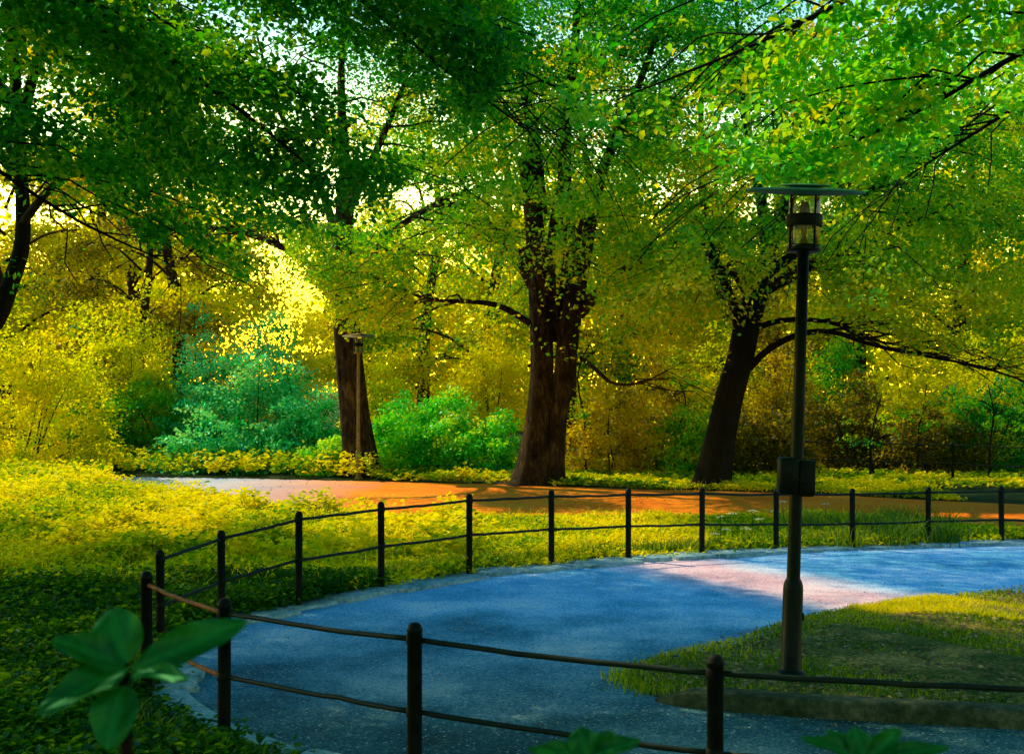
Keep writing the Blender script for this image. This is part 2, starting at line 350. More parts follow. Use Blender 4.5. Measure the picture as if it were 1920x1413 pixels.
def tree(name, label, base, trunk, limbs, leafm, barkm, nsec=80, lsec=2.2, size=.8, per=60, L=.12, W=.085, group=None, cat='tree', rng=None,
         flute=.05, extra=None, seg=28, fold=.0, docull=True, droop=.3, flat=.15, tbase=.4, tmin=.3, keepfn=None, rise=.25, jit=.45, tvar=.25):
    rng = rng or np.random.default_rng(int(abs(base[0]*37+base[1]*91))+3)
    if group is None: pass
    root = empty(name, tuple(base), label, cat, group)
    m = MB()
    for pts, rad in trunk:
        n = 26; P = spline(pts, n); x = np.linspace(0, 1, len(rad)); R = np.interp(np.linspace(0, 1, n), x, rad)
        fl = np.interp(np.linspace(0, 1, n), [0, .08, .3, 1], [flute*3.4, flute*2.2, flute, flute*.6])
        m.tube(P, R, seg, fl, rng=rng)
    m.build('trunk', barkm, root)
    LL = [(spline(p, 14), r0, r1) for p, r0, r1 in limbs]
    secs, SC, SD = grow(LL, nsec, lsec, rng, center=np.array(base, float), tmin=tmin, rise=rise, droop=droop+.1)
    for (P, r0, r1), tub in zip(LL, secs):
        b = MB(); b.tube(P, np.linspace(r0, r1, len(P)), 10, .04, rng=rng)
        for pp, rr in tub: b.tube(pp, rr, 5, caps=False, rng=rng)
        b.build('limb', barkm, root)
    if extra is not None:
        SC = np.vstack([SC, extra[0]]); SD = np.vstack([SD, extra[1]])
    C, T, N, tint = spray_leaves(SC, SD, size, per, rng, droop=droop, flat=flat, tbase=tbase, jit=jit, tvar=tvar)
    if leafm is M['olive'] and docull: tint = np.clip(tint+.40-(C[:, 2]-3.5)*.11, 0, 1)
    if keepfn is not None:
        k = keepfn(C, rng); C, T, N, tint = C[k], T[k], N[k], tint[k]
    l = L*rng.uniform(.7, 1.25, len(C))
    leaves('crown', C, T, N, l, l*W/L, tint, leafm, root, fold, docull, rng)
    return root
def A(*a): return at(*a)

# ------------------------------------------------------------------ paths and ground
RIM = [(1960,1012),(1878,1020),(1740,1023),(1598,1028),(1455,1033),(1316,1043),(1178,1050),(1034,1063),(880,1080),(715,1108),(560,1140),(415,1172),(301,1200)]
FARPOST = [(1878,1020,910),(1740,1023,912),(1598,1028,915),(1455,1033,915),(1316,1043,913),(1178,1050,915),(1034,1063,918),(880,1080,925),(715,1108,940),(560,1140,958),(415,1166,993),(301,1205,1030)]
far_xy = [gnd(x, y) for x, y, _ in FARPOST]
near_xy = [gnd(275, 1322), np.array([(420-960)/F*8.0, 8.0]), np.array([(777-960)/F*7.0, 7.0]), np.array([(1340-960)/F*6.3, 6.3]), np.array([3.05, 6.0]), np.array([5.2, 5.95])]
def sheet(name, outline, z, mat, kind='structure', thick=0.0, dome=None, step=None):
    """triangulated sheet from an outline polygon via bmesh"""
    import bmesh
    bm = bmesh.new(); vs = [bm.verts.new((x, y, z)) for x, y in outline]
    f = bm.faces.new(vs)
    if f.normal.z < 0: f.normal_flip()
    bm.normal_update()
    if f.normal.z < 0: bmesh.ops.reverse_faces(bm, faces=[f])
    if thick:
        r = bmesh.ops.extrude_face_region(bm, geom=[f])
        for v in [g for g in r['geom'] if isinstance(g, bmesh.types.BMVert)]: v.co.z += thick
    bmesh.ops.triangulate(bm, faces=bm.faces[:])
    me = D.meshes.new(name); bm.to_mesh(me); bm.free(); me.materials.append(mat)
    o = D.objects.new(name, me); COL.objects.link(o); tag(o, kind=kind); return o
# ground
def grid(x0, x1, y0, y1, nx, ny, zf, name, mat):
    X, Y = np.meshgrid(np.linspace(x0, x1, nx), np.linspace(y0, y1, ny)); Z = zf(X, Y)
    V = np.stack([X, Y, Z], -1).reshape(-1, 3)
    i = np.arange(ny-1)[:, None]*nx; j = np.arange(nx-1)[None, :]
    Q = np.stack([i+j, i+j+1, i+nx+j+1, i+nx+j], -1).reshape(-1, 4)
    return mesh_obj(name, V, Q, mat, None, True)
g = grid(-600, 600, -600, 600, 61, 61, lambda X, Y: X*0, 'ground', M['soil']); tag(g, kind='structure')

def smooth_line(pts, n): return spline([(p[0], p[1], 0) for p in pts], n)[:, :2]
inner = smooth_line([far_xy[0]+np.array([4, .3])]+far_xy+[near_xy[0]+np.array([-.05, .7])]+near_xy[:1]+near_xy[1:]+[np.array([9, 5.9])], 150)
# near path : everything on the inner side of the fence line
np_out = [tuple(p) for p in inner]+[(16, 5.9), (16, far_xy[0][1]+.35)]
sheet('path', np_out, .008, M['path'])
# far path
fp_far = [(-250,886),(0,889),(150,893),(400,896),(600,900),(800,905),(960,909),(1200,917),(1500,925),(1750,938),(2000,948),(2400,955)]
fp_near = [(2400,1008),(2060,1006),(1900,1002),(1800,990),(1700,975),(1550,972),(1400,973),(1200,974),(1000,976),(760,974),(600,965),(430,948),(200,925),(0,912),(-250,905)]
fo = [gnd(*p) for p in fp_far]; fn = [gnd(*p) for p in fp_near]
o = sheet('gravel_path', [tuple(p) for p in smooth_line(fo, 60)]+[tuple(p) for p in smooth_line(fn, 60)], .004, M['farpath'])
# island
isl = [(2150,1098),(1920,1112),(1830,1122),(1700,1138),(1600,1152),(1500,1172),(1400,1203),(1300,1228),(1220,1250),(1172,1272),(1200,1296),(1290,1322),(1450,1334),(1620,1345),(1780,1352),(1920,1360),(2150,1372)]
isl_xy = smooth_line([gnd(*p) for p in isl], 80)
cx, cy = isl_xy.mean(0)
def inside(xy, poly): return poly_in(xy[:, 0], xy[:, 1], [tuple(p) for p in poly])
def island_mesh():
    rings = []; K = 14
    c = np.array([4.6, 10.3])
    rr = np.random.default_rng(5)
    V = []
    for k in range(K+1):
        f = 1-k/K
        for p in isl_xy:
            q = c+(p-c)*f
            e = 1-f
            z = .012+.075*min(1, e*6)+.035*math.sin(q[0]*2.1+q[1]*1.3)*e+.02*math.sin(q[0]*5+q[1]*3.7)*min(1, e*4)
            V.append((q[0], q[1], z))
    n = len(isl_xy); i = np.arange(K)[:, None]*n; j = np.arange(n)[None, :]; j2 = (j+1) % n
    Q = np.stack([i+j, i+j2, i+n+j2, i+n+j], -1).reshape(-1, 4)
    return mesh_obj('lawn', V, Q, M['earth'], None, True)
tag(island_mesh(), kind='structure')
# kerb along the near side of the island
kp = smooth_line([gnd(*p) for p in [(1245,1312),(1300,1323),(1450,1336),(1620,1347),(1780,1355),(1920,1363),(2150,1376)]], 34)
def strip_prof(line, prof, rng, jit=.003):
    """prof: list of (offset across, z)"""
    T = unit(np.gradient(line, axis=0)); Nn = np.stack([T[:, 1], -T[:, 0]], -1)
    V = []
    for i, p in enumerate(line):
        for a, z in prof:
            V.append((*(p+Nn[i]*(a+rng.normal(0, jit))), z+rng.normal(0, jit*.7)))
    n = len(prof); i = np.arange(len(line)-1)[:, None]*n; j = np.arange(n-1)[None, :]
    return V, np.stack([i+j, i+j+1, i+n+j+1, i+n+j], -1).reshape(-1, 4)
m = MB(); V, Q = strip_prof(kp, [(-.10,0),(-.095,.12),(-.085,.135),(.0,.138),(.075,.134),(.095,.12),(.10,0)], RNG); V = [(a, b, c*min(1., .25+.75*(i//7)/7)) for i, (a, b, c) in enumerate(V)]; m.add(V, Q[:, ::-1])
tag(m.build('kerb', M['kerb']), kind='structure')

# edging stones along the fence
rs = np.random.default_rng(21)
edge_line = smooth_line([far_xy[0]+np.array([3, .2])]+far_xy+[near_xy[0]+np.array([-.05, .7])]+near_xy[:2]+[near_xy[2]], 400)
seglen = np.concatenate([[0], np.cumsum(np.linalg.norm(np.diff(edge_line, axis=0), axis=1))])
s = 0.0; total = seglen[-1]
def epoint(s): return np.array([np.interp(s, seglen, edge_line[:, 0]), np.interp(s, seglen, edge_line[:, 1])])
while s < total-.3:
    ln = rs.uniform(.5, 1.05); a, b = epoint(s+.02), epoint(min(s+ln, total)-.01)
    t = (b-a)/np.linalg.norm(b-a); nrm = np.array([-t[1], t[0]])     # towards the path
    w = rs.uniform(.34, .58); o0 = -.16
    loop = []
    for f, e in ((0, 0), (.33, 0), (.66, 0), (1, 0), (1, 1), (.7, 1), (.35, 1), (0, 1)):
        loop.append(a+(b-a)*f+nrm*(o0+w*e)*1.0+rs.normal(0, .022, 2))
    loop = np.array(loop); ctr = loop.mean(0); h = .035+rs.uniform(0, .03)
    m = MB(); V = [(*p, .0) for p in loop]+[(*(p), h-.008) for p in loop]+[(*(ctr+(p-ctr)*.94), h+rs.normal(0, .003)) for p in loop]+[(*ctr, h+.002)]
    Q = [(k*8+j, k*8+(j+1) % 8, (k+1)*8+(j+1) % 8, (k+1)*8+j) for k in range(2) for j in range(8)]
    Tt = [(16+j, 16+(j+1) % 8, 24) for j in range(8)]
    m.add(V, Q, Tt)
    o = m.build('edging_stone', M['stone'], None, False)
    tag(o, 'flat grey edging slab set between the iron fence and the near path', 'paving stone', 'flat stones edging the path')
    s += ln+.015

# ------------------------------------------------------------------ fences
def fence(name, label, xy, tops, rails, matp=M['iron'], r=.038, railm=M['rail'], rr=.016, endrust=False, skip_last=False):
    root = empty(name, (xy[0][0], xy[0][1], 0), label, 'fence')
    for (x, y), zt in zip(xy, tops):
        m = MB()
        m.lathe([(r*1.05, -.05), (r, .05), (r, zt-.052), (r*1.07, zt-.05), (r*1.07, zt-.036), (r*.98, zt-.032), (r*.9, zt-.018), (r*.65, zt-.006), (r*.35, zt-.001), (.001, zt)], (x, y, 0), 16)
        ln = RNG.normal(0, .009, 2)
        for q in m.V: q[:, 0] += q[:, 2]*ln[0]*.5; q[:, 1] += q[:, 2]*ln[1]
        p = m.build('post', matp, root)
        for h in rails:
            m = MB(); m.lathe([(r*1.0, zt-h-.03), (r*1.1, zt-h-.024), (r*1.1, zt-h+.024), (r*1.0, zt-h+.03)], (x, y, 0), 16); m.build('collar', matp, p)
    for h in rails:
        for i in range(len(xy)-1):
            a = np.array([*xy[i], tops[i]-h]); b = np.array([*xy[i+1], tops[i+1]-h]); L = np.linalg.norm(b-a)
            t = np.linspace(0, 1, 12); P = a+(b-a)*t[:, None]; P[:, 2] -= .008*L*(4*t*(1-t))*RNG.uniform(.3, 1.2); P += RNG.normal(0, .0022, P.shape)
            m = MB(); m.tube(P, rr, 8)
            mt = railm
            if endrust and i == 0: mt = M['rust']
            if skip_last and h == rails[1] and i == 0:
                P = P[5:]; m = MB(); m.tube(P, rr, 8)
            m.build('rail', mt, root)
    return root
ftops = []
for (x, y, t), p in zip(FARPOST, far_xy):
    ftops.append(H-(t-HZ)/F*p[1])
ext = [far_xy[0]+np.array([2.0, -.05]), far_xy[0]+np.array([4.0, -.2])]
fence('iron_fence', 'long curved iron fence of slim posts along the far edge of the blue path', ext[::-1]+far_xy, [ftops[0]]*2+ftops, [.085, .50])
ntops = [H-(1070-HZ)/F*near_xy[0][1], H-(1120-HZ)/F*8.0, H-(1165-HZ)/F*7.0, H-(1225-HZ)/F*6.3, .93, .95]
fence('iron_fence', 'near iron fence with thick dark posts crossing the bottom of the view', near_xy, ntops, [.095, .49], r=.041, rr=.0155, endrust=True, skip_last=True)
bx = [at(px, 905, 30)[:2]+np.array([0, yy]) for px, yy in ((1500, 3), (1666, 1.5), (1800, .5), (1940, -1.0), (2100, -2.5))]
fence('iron_fence', 'distant iron fence in the dark thicket beyond the gravel path at far right', bx, [.95]*5, [.04, .48], r=.035, rr=.014)

# ------------------------------------------------------------------ lamps
def make_lamp(loc, label, body, hat, lean=0.0):
    root = empty('street_lamp', loc, label, 'street lamp', None)
    x, y, z = loc
    def mb(prof, name, mat, par=root, seg=32, off=(0, 0)):
        m = MB(); m.lathe(prof, (x+off[0], y+off[1], z), seg); return m.build(name, mat, par)
    mb([(.12,-.05),(.12,.045),(.112,.055),(.088,.06),(.081,.07),(.079,.70),(.077,.735),(.068,.765),(.054,.79),(.053,.80)], 'base', body)
    m = MB(); m.box((x+.07, y-.03, z+.46), (x+.088, y+.02, z+.52), .003); m.build('hinge', body, root)
    mb([(.053,.78),(.051,1.5),(.047,2.4),(.045,3.36),(.055,3.365),(.06,3.39)], 'pole', body)
    mb([(.02,3.375),(.125,3.385),(.135,3.395),(.135,3.425),(.125,3.44),(.02,3.44)], 'bottom_ring', body)
    mb([(.118,3.44),(.122,3.46),(.124,3.60),(.124,3.80),(.120,3.835)], 'glass', M['glass'])
    mb([(.14,3.585),(.143,3.59),(.143,3.675),(.14,3.68),(.126,3.68),(.126,3.585),(.14,3.585)], 'band', M['black'])
    mb([(.03,3.44),(.035,3.47),(.018,3.50),(.022,3.55),(.04,3.60),(.045,3.70),(.03,3.78)], 'bulb', M['lamp_brown'], root, 16)
    for a in (25, 115, 205, 295):
        a = math.radians(a); px, py = .134*math.cos(a), .134*math.sin(a)
        m = MB(); m.tube([(x+px, y+py, z+3.40), (x+px, y+py, z+3.845)], .0085, 8); m.build('bar', body, root)
    # wide flat hat with a shallow dish beneath and a small raised cap
    mb([(.11,3.835),(.25,3.84),(.42,3.852),(.465,3.858),(.472,3.867),(.465,3.876),(.40,3.884),(.17,3.892),(.001,3.894)], 'hat', hat, root, 56)
    mb([(.12,3.893),(.13,3.905),(.20,3.908),(.205,3.913),(.20,3.918),(.1,3.926),(.001,3.93)], 'cap', hat, root, 40)
    for ch in root.children:      # the hat has sagged a little towards the path
        if ch.name.startswith(('hat', 'cap')):
            for v in ch.data.vertices:
                v.co.z += (v.co.y-y)*.13
    if lean: root.rotation_euler = (0, lean, 0)
    return root
lx, ly = gnd(1482, 1262)
# children are built around the upright root, so lean is applied afterwards
ly = F*(H-.13)/(1262-HZ); lx = (1482-960)/F*ly
l1 = make_lamp((lx, ly, .10), 'tall dark green park lamp with wide flat hat and black box on its pole', M['lamp_green'], M['lamp_hat'])
m = MB(); m.box((lx-.145, ly-.075, 1.56), (lx+.005, ly+.075, 1.85), .012); m.box((lx+.008, ly-.062, 1.545), (lx+.140, ly+.085, 1.83), .012)
m.box((lx-.07, ly-.082, 1.66), (lx+.07, ly-.077, 1.68), .002)
m.build('box', M['black'], l1, False)
l1.rotation_euler = (0, math.radians(1.75), 0); l1.scale = (.945,)*3
l2x, l2y = gnd(672, 898)
l2 = make_lamp((l2x, l2y, 0), 'slim distant park lamp standing before the leaning left trunk', M['lamp_brown'], M['lamp_brown'])
l2.scale = (.86, .86, .92)

# ------------------------------------------------------------------ the three big trees and the framing trees
def px_poly(d, *pp): return [at(x, y, d+(w[0] if w else 0)) for x, y, *w in pp]
def gnd3(px, py): p = gnd(px, py); return (p[0], p[1], 0)

# visible crown fringe limits: leaves of these crowns stay above a wavy line in the photograph's geometry
STEMS = [([(960,380),(1040,380),(1045,560),(1060,420),(1130,400),(1110,640),(985,640)], .86), ([(1315,455),(1365,455),(1400,560),(1470,470),(1530,480),(1560,600),(1420,680),(1375,670)], .85)]
def above(line, soft=35):
    xs, ys = zip(*line)
    def f(C, rng):
        px = 960+F*C[:, 0]/C[:, 1]; py = HZ-(C[:, 2]-H)*F/C[:, 1]
        lim = np.interp(px, xs, ys)+rng.normal(0, soft*.35, len(C))+18*np.sin(px*.03)+12*np.sin(px*.071)
        k = (py < lim) | (C[:, 1] < 2)
        for poly, pr in STEMS: k &= ~(poly_in(px, py, poly) & (C[:, 1] > 18) & (C[:, 1] < 29.6) & (rng.random(len(C)) < pr))
        return k
    return f
FRINGE = [(-400,560),(100,500),(300,560),(395,600),(430,545),(560,520),(620,600),(700,640),(760,690),(840,720),(880,640),(950,650),(1000,670),(1090,700),(1200,690),(1300,690),(1380,650),(1450,615),(1550,600),(1700,632),(1900,668),(2400,690)]


def ray_up(px0, py0, px1, py1, n, z0, z1, rng):  # leaf sprays added above the view, up the sun rays, to shade the ground
    g0 = [gnd(rng.uniform(px0, px1), rng.uniform(py0, py1)) for i in range(n)]; z = rng.uniform(z0, z1, n)
    P = np.array([[g[0]+TOSUN[0]/TOSUN[2]*zz, g[1]+TOSUN[1]/TOSUN[2]*zz, zz] for g, zz in zip(g0, z)])
    vis = 2.28+.30*P[:, 1]+.9
    k = P[:, 2] < vis
    P[k] += TOSUN*((vis[k]-P[k, 2])/TOSUN[2]/(1-.30*TOSUN[1]/TOSUN[2]))[:, None]
    return P
r9 = np.random.default_rng(77)
E4 = np.vstack([ray_up(-500,985,480,1095,330,8,11,r9), ray_up(-100,1080,1300,1600,520,8,11,r9), ray_up(500,1035,2100,1300,1100,8,11,r9)]); E4 = (E4, r9.normal(0, 1, E4.shape))
ER = ray_up(1330,880,2050,940,260,10.5,13,r9); ER = (ER, r9.normal(0, 1, ER.shape))
EM = ray_up(1320,940,1980,1018,230,10.5,13,r9); EM = (EM, r9.normal(0, 1, EM.shape))
def front(boxes, rng):
    out = []
    for x0, y0, x1, y1, d0, d1, n in boxes:
        for i in range(n): out.append(at(rng.uniform(x0, x1), rng.uniform(y0, y1), rng.uniform(d0, d1)))
    P = np.array(out); return P, rng.normal(0, 1, P.shape)
def join(*a): return np.vstack([q[0] for q in a]), np.vstack([q[1] for q in a])
# left trunk
r8 = np.random.default_rng(78)
EL = np.stack([r8.uniform(-8,-1,70), r8.uniform(26,32,70), r8.uniform(11.2,13,70)], -1); EL = (EL, r8.normal(0, 1, EL.shape))  # sprays added above the view to shade the verge
b = gnd3(678, 893); d = b[1]
tree('linden_tree', 'leaning tree with bare red brown trunk behind the distant lamp', b,
     [([A(682,915,d),A(676,880,d),A(664,780,d),A(655,690,d),A(648,600,d),A(642,480,d),A(650,330,d+.5)], [.62,.46,.37,.35,.33,.29,.20])],
     [([A(645,570,d),A(560,480,d-1),A(430,430,d-2),A(330,430,d-2.5)], .12, .03), ([A(645,560,d),A(720,450,d-.5),A(820,380,d-1),A(900,350,d-1)], .13, .03),
      ([A(645,500,d),A(600,350,d+1),A(520,200,d+2),A(480,60,d+2)], .14, .03), ([A(650,400,d),A(720,250,d-1),A(780,100,d-1.5)], .13, .03),
      ([A(650,560,d),A(700,500,d-3),A(760,460,d-5)], .09, .02), ([A(648,330,d),A(640,150,d),A(650,-60,d)], .16, .03), ([A(645,520,d),A(580,440,d-3),A(520,400,d-6)], .09, .02)],
     M['olive'], M['bark_red'], nsec=110, lsec=2.4, size=.85, per=86, L=.10, W=.072, flat=.10, jit=.33, keepfn=above(FRINGE), group='big trees beyond the gravel path', extra=join(EL, front([(430,250,860,600,27,32,120), (560,-40,900,300,29,33,80), (380,-40,640,330,28,35,220), (640,290,880,470,34,40,90), (500,60,800,320,34,40,170), (555,470,750,590,29.5,31.2,34), (400,380,880,560,37,41,170)], r8)))
# middle trunk
b = gnd3(1010, 908); d = b[1]
mid_limbs = [([A(1000,610,d),A(940,575,d-.3),A(880,565,d-.6),A(800,560,d-1.2),A(700,520,d-2)], .085, .02),
      ([A(1010,560,d),A(960,470,d),A(900,400,d-.5),A(860,330,d-1)], .13, .03),
      ([A(1090,670,d),A(1120,695,d-.4),A(1150,718,d-.8),A(1200,718,d-1.2),A(1260,690,d-1.8)], .06, .015),
      ([A(1085,590,d),A(1140,530,d-.3),A(1220,470,d-.6),A(1300,440,d-1),A(1400,420,d-1.5)], .14, .03),
      ([A(1010,400,d),A(1000,250,d+.4),A(970,100,d+.8),A(960,-60,d+1)], .20, .05),
      ([A(1100,440,d),A(1130,320,d),A(1190,180,d-.6),A(1240,40,d-1)], .19, .05),
      ([A(1060,420,d),A(1060,260,d),A(1080,60,d),A(1080,-90,d)], .2, .05),
      ([A(1040,560,d),A(1060,480,d-2.4),A(1100,430,d-5)], .10, .02), ([A(1040,560,d),A(980,480,d-2.4),A(900,430,d-5)], .10, .02),
      ([A(1030,600,d),A(1020,540,d+2),A(1040,480,d+4)], .10, .02), ([A(1090,560,d),A(1180,540,d-1.5),A(1290,560,d-3)], .08, .02)]
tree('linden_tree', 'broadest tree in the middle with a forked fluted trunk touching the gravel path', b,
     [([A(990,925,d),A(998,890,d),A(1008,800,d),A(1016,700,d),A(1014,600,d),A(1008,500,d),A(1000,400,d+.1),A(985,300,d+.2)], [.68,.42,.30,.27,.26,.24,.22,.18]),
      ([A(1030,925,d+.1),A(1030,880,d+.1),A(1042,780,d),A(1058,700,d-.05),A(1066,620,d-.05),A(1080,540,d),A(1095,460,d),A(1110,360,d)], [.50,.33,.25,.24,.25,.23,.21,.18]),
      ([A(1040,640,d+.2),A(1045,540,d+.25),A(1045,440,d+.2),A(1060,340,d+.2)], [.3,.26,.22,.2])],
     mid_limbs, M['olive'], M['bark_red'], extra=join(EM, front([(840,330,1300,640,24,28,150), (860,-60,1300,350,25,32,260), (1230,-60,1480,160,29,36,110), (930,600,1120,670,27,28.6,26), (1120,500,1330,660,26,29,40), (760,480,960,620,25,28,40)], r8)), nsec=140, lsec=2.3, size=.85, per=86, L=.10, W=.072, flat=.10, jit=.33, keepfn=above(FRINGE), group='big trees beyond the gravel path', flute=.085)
# right trunk
b = gnd3(1335, 915); d = b[1]
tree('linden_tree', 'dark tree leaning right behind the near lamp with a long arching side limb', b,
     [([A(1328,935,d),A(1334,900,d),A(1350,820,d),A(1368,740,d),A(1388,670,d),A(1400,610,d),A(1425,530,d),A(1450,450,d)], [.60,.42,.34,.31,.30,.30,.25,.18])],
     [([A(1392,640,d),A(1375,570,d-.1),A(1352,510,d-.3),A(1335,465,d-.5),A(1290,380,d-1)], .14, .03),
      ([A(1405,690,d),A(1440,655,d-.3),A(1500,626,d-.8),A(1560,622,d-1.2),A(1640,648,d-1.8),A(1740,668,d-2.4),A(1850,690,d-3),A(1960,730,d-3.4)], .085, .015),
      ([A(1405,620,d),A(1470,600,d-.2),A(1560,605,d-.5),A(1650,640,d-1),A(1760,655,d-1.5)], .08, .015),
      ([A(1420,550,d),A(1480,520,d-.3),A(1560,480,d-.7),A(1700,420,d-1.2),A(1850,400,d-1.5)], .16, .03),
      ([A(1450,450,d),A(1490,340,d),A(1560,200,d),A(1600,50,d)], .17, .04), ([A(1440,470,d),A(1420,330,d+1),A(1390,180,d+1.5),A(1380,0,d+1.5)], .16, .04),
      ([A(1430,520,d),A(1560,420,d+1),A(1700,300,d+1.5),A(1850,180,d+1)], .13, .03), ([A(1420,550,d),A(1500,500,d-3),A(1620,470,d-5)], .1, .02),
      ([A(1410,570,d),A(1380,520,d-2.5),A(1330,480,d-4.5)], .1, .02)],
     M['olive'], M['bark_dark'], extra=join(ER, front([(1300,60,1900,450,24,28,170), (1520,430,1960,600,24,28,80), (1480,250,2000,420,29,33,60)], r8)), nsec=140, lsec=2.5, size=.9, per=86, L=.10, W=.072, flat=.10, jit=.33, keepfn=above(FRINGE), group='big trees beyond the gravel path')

# left edge tree (its trunk crosses the left border)
d = 20.0
tree('maple_tree', 'dark leaning tree whose trunk slants through the left border of the view', (-9.6, 20.3, 0),
     [([(-9.75,20.4,-.1),(-9.3,20.3,1.2),A(-90,660,20.2),A(-15,610,20),A(20,530,20),A(42,450,20),A(40,330,20),A(30,160,20)], [.32,.23,.18,.15,.13,.12,.10,.08])],
     [([A(40,420,20),A(110,340,19),A(220,300,18),A(340,300,17)], .07, .02), ([A(38,330,20),A(-60,250,19),A(-250,180,18)], .09, .02),
      ([A(35,250,20),A(80,100,19),A(200,-60,18),A(330,-200,16)], .1, .02), ([A(30,160,20),A(20,0,20),A(40,-250,20)], .09, .02),
      ([A(30,200,20),A(-200,60,19),A(-500,-100,17)], .1, .02), ([A(30,200,20),A(-150,0,22),A(-400,-250,24)], .1, .02), ([A(20,60,20),A(200,-200,20),A(500,-420,19)], .1, .02),
      ([A(20,60,20),A(100,-300,18),A(300,-600,15)], .1, .02), ([A(20,560,20),A(-150,450,19),A(-400,400,17)], .08, .02)],
     M['deep'], M['bark_dark'], nsec=170, lsec=2.3, size=.85, per=60, L=.10, W=.07, tbase=.45, extra=E4,
     keepfn=above([(-600,560),(0,470),(60,600),(130,440),(250,420),(400,440),(600,440),(2000,400)]))

# near tree A : trunk left of the frame, dark canopy over the upper left, unseen foliage added over the camera
r7 = np.random.default_rng(79)
EA = np.stack([r7.uniform(-8,2,800), r7.uniform(-4,9,800), r7.uniform(6,8.5,800)], -1); EA = (EA, r7.normal(0, 1, EA.shape))  # extra foliage added overhead, out of view, to block skylight
EB = np.stack([r7.uniform(-1,9,600), r7.uniform(-4,8,600), r7.uniform(6,8.5,600)], -1); EB = (EB, r7.normal(0, 1, EB.shape))
AL0 = [([(-6.4,5.6,4.2),(-5.2,8,5.2),(-3.9,10.2,5.6),(-2.6,11.8,4.9),(-1.7,12.6,4.2)], .10, .015),
      ([(-6.4,5.6,4.6),(-4.4,8.4,6.2),(-2.4,10.6,6.3),(-.7,12.4,5.4),(.2,13.2,4.9)], .10, .015),
      ([(-6.4,5.6,4.0),(-5.8,8.4,4.6),(-5.0,10.6,4.5),(-4.2,12.2,3.9),(-3.4,13,3.5)], .08, .012),
      ([(-6.4,5.6,4.8),(-5,6.5,6.4),(-2.6,7.6,7.2),(0,8.6,7.2)], .10, .02), ([(-6.4,5.6,4.8),(-5,4,6.3),(-2.6,3.2,6.9),(0,3.4,6.7)], .10, .02),
      ([(-6.4,5.6,4.6),(-8,8,6.4),(-8.2,11.5,7),(-7,14.5,6.6)], .10, .02), ([(-6.4,5.6,5.2),(-4.6,8.6,7.6),(-2.6,12,8),(-1,15,7.2)], .10, .02),
      ([(-6.4,5.6,5),(-6.6,3,6.8),(-6,.4,7.4)], .09, .02), ([(-6.4,5.6,4),(-9,5,6),(-11,5,7)], .09, .02)]
AL = [(p, r0*.55, r1*.5) for p, r0, r1 in AL0]
KA = above([(-600,300),(0,300),(120,330),(260,420),(420,500),(560,470),(640,400),(760,350),(860,330),(910,180),(1000,130),(1200,60),(1500,10),(2500,-60)], 30)
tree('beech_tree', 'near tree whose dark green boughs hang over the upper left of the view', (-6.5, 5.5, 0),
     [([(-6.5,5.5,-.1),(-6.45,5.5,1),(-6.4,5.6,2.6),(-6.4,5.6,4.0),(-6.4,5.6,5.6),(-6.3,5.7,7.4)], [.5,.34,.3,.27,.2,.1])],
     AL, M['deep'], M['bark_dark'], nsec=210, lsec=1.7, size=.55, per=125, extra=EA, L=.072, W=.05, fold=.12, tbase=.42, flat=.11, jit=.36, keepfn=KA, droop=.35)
# near tree B : trunk right of the frame, lighter boughs over the upper right
BL0 = [([(6.6,6.2,4.2),(5.4,8,5.5),(3.8,9.6,5.8),(2.2,10.6,5.2),(.9,11,4.75)], .09, .012),
      ([(6.6,6.2,4.2),(5.8,8.6,5.2),(4.6,10.2,5.2),(3.4,11,4.6),(2.4,11.4,4.2)], .09, .012),
      ([(6.6,6.2,4.4),(6.4,9,5.4),(5.4,11,5.3),(4.4,12,4.7),(3.8,12.4,4.3)], .09, .012),
      ([(6.6,6.2,4.6),(4.4,7.4,6.6),(1.8,8.6,6.8),(-.2,9.4,6.2)], .09, .015), ([(6.6,6.2,4.6),(4.6,5.4,6.6),(2,4.6,7)], .09, .02),
      ([(6.6,6.2,4.6),(7.4,9,6.4),(7.2,12,6.8)], .09, .02), ([(6.6,6.2,4.8),(5.6,9,7.2),(3.6,12,7.6)], .09, .02), ([(6.6,6.2,4.8),(6.4,3.4,6.8),(5.6,.8,7.2)], .09, .02), ([(6.6,6.2,4.4),(9,6.6,6.4),(11,6.4,7)], .09, .02)]
BL = [(p, r0*.55, r1*.5) for p, r0, r1 in BL0]
KB = above([(-500,-100),(880,-40),(960,120),(1040,190),(1160,260),(1280,290),(1400,340),(1500,350),(1640,340),(1780,250),(1860,200),(2400,150)], 30)
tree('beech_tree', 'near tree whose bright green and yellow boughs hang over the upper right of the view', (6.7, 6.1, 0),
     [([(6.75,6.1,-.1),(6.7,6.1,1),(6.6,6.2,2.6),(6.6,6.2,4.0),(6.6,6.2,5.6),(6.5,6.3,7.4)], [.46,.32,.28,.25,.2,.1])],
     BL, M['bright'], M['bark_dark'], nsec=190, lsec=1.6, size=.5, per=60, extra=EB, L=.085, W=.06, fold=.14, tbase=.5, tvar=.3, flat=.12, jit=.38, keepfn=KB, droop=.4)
# drooping bare twig of tree B
HELIO = .9
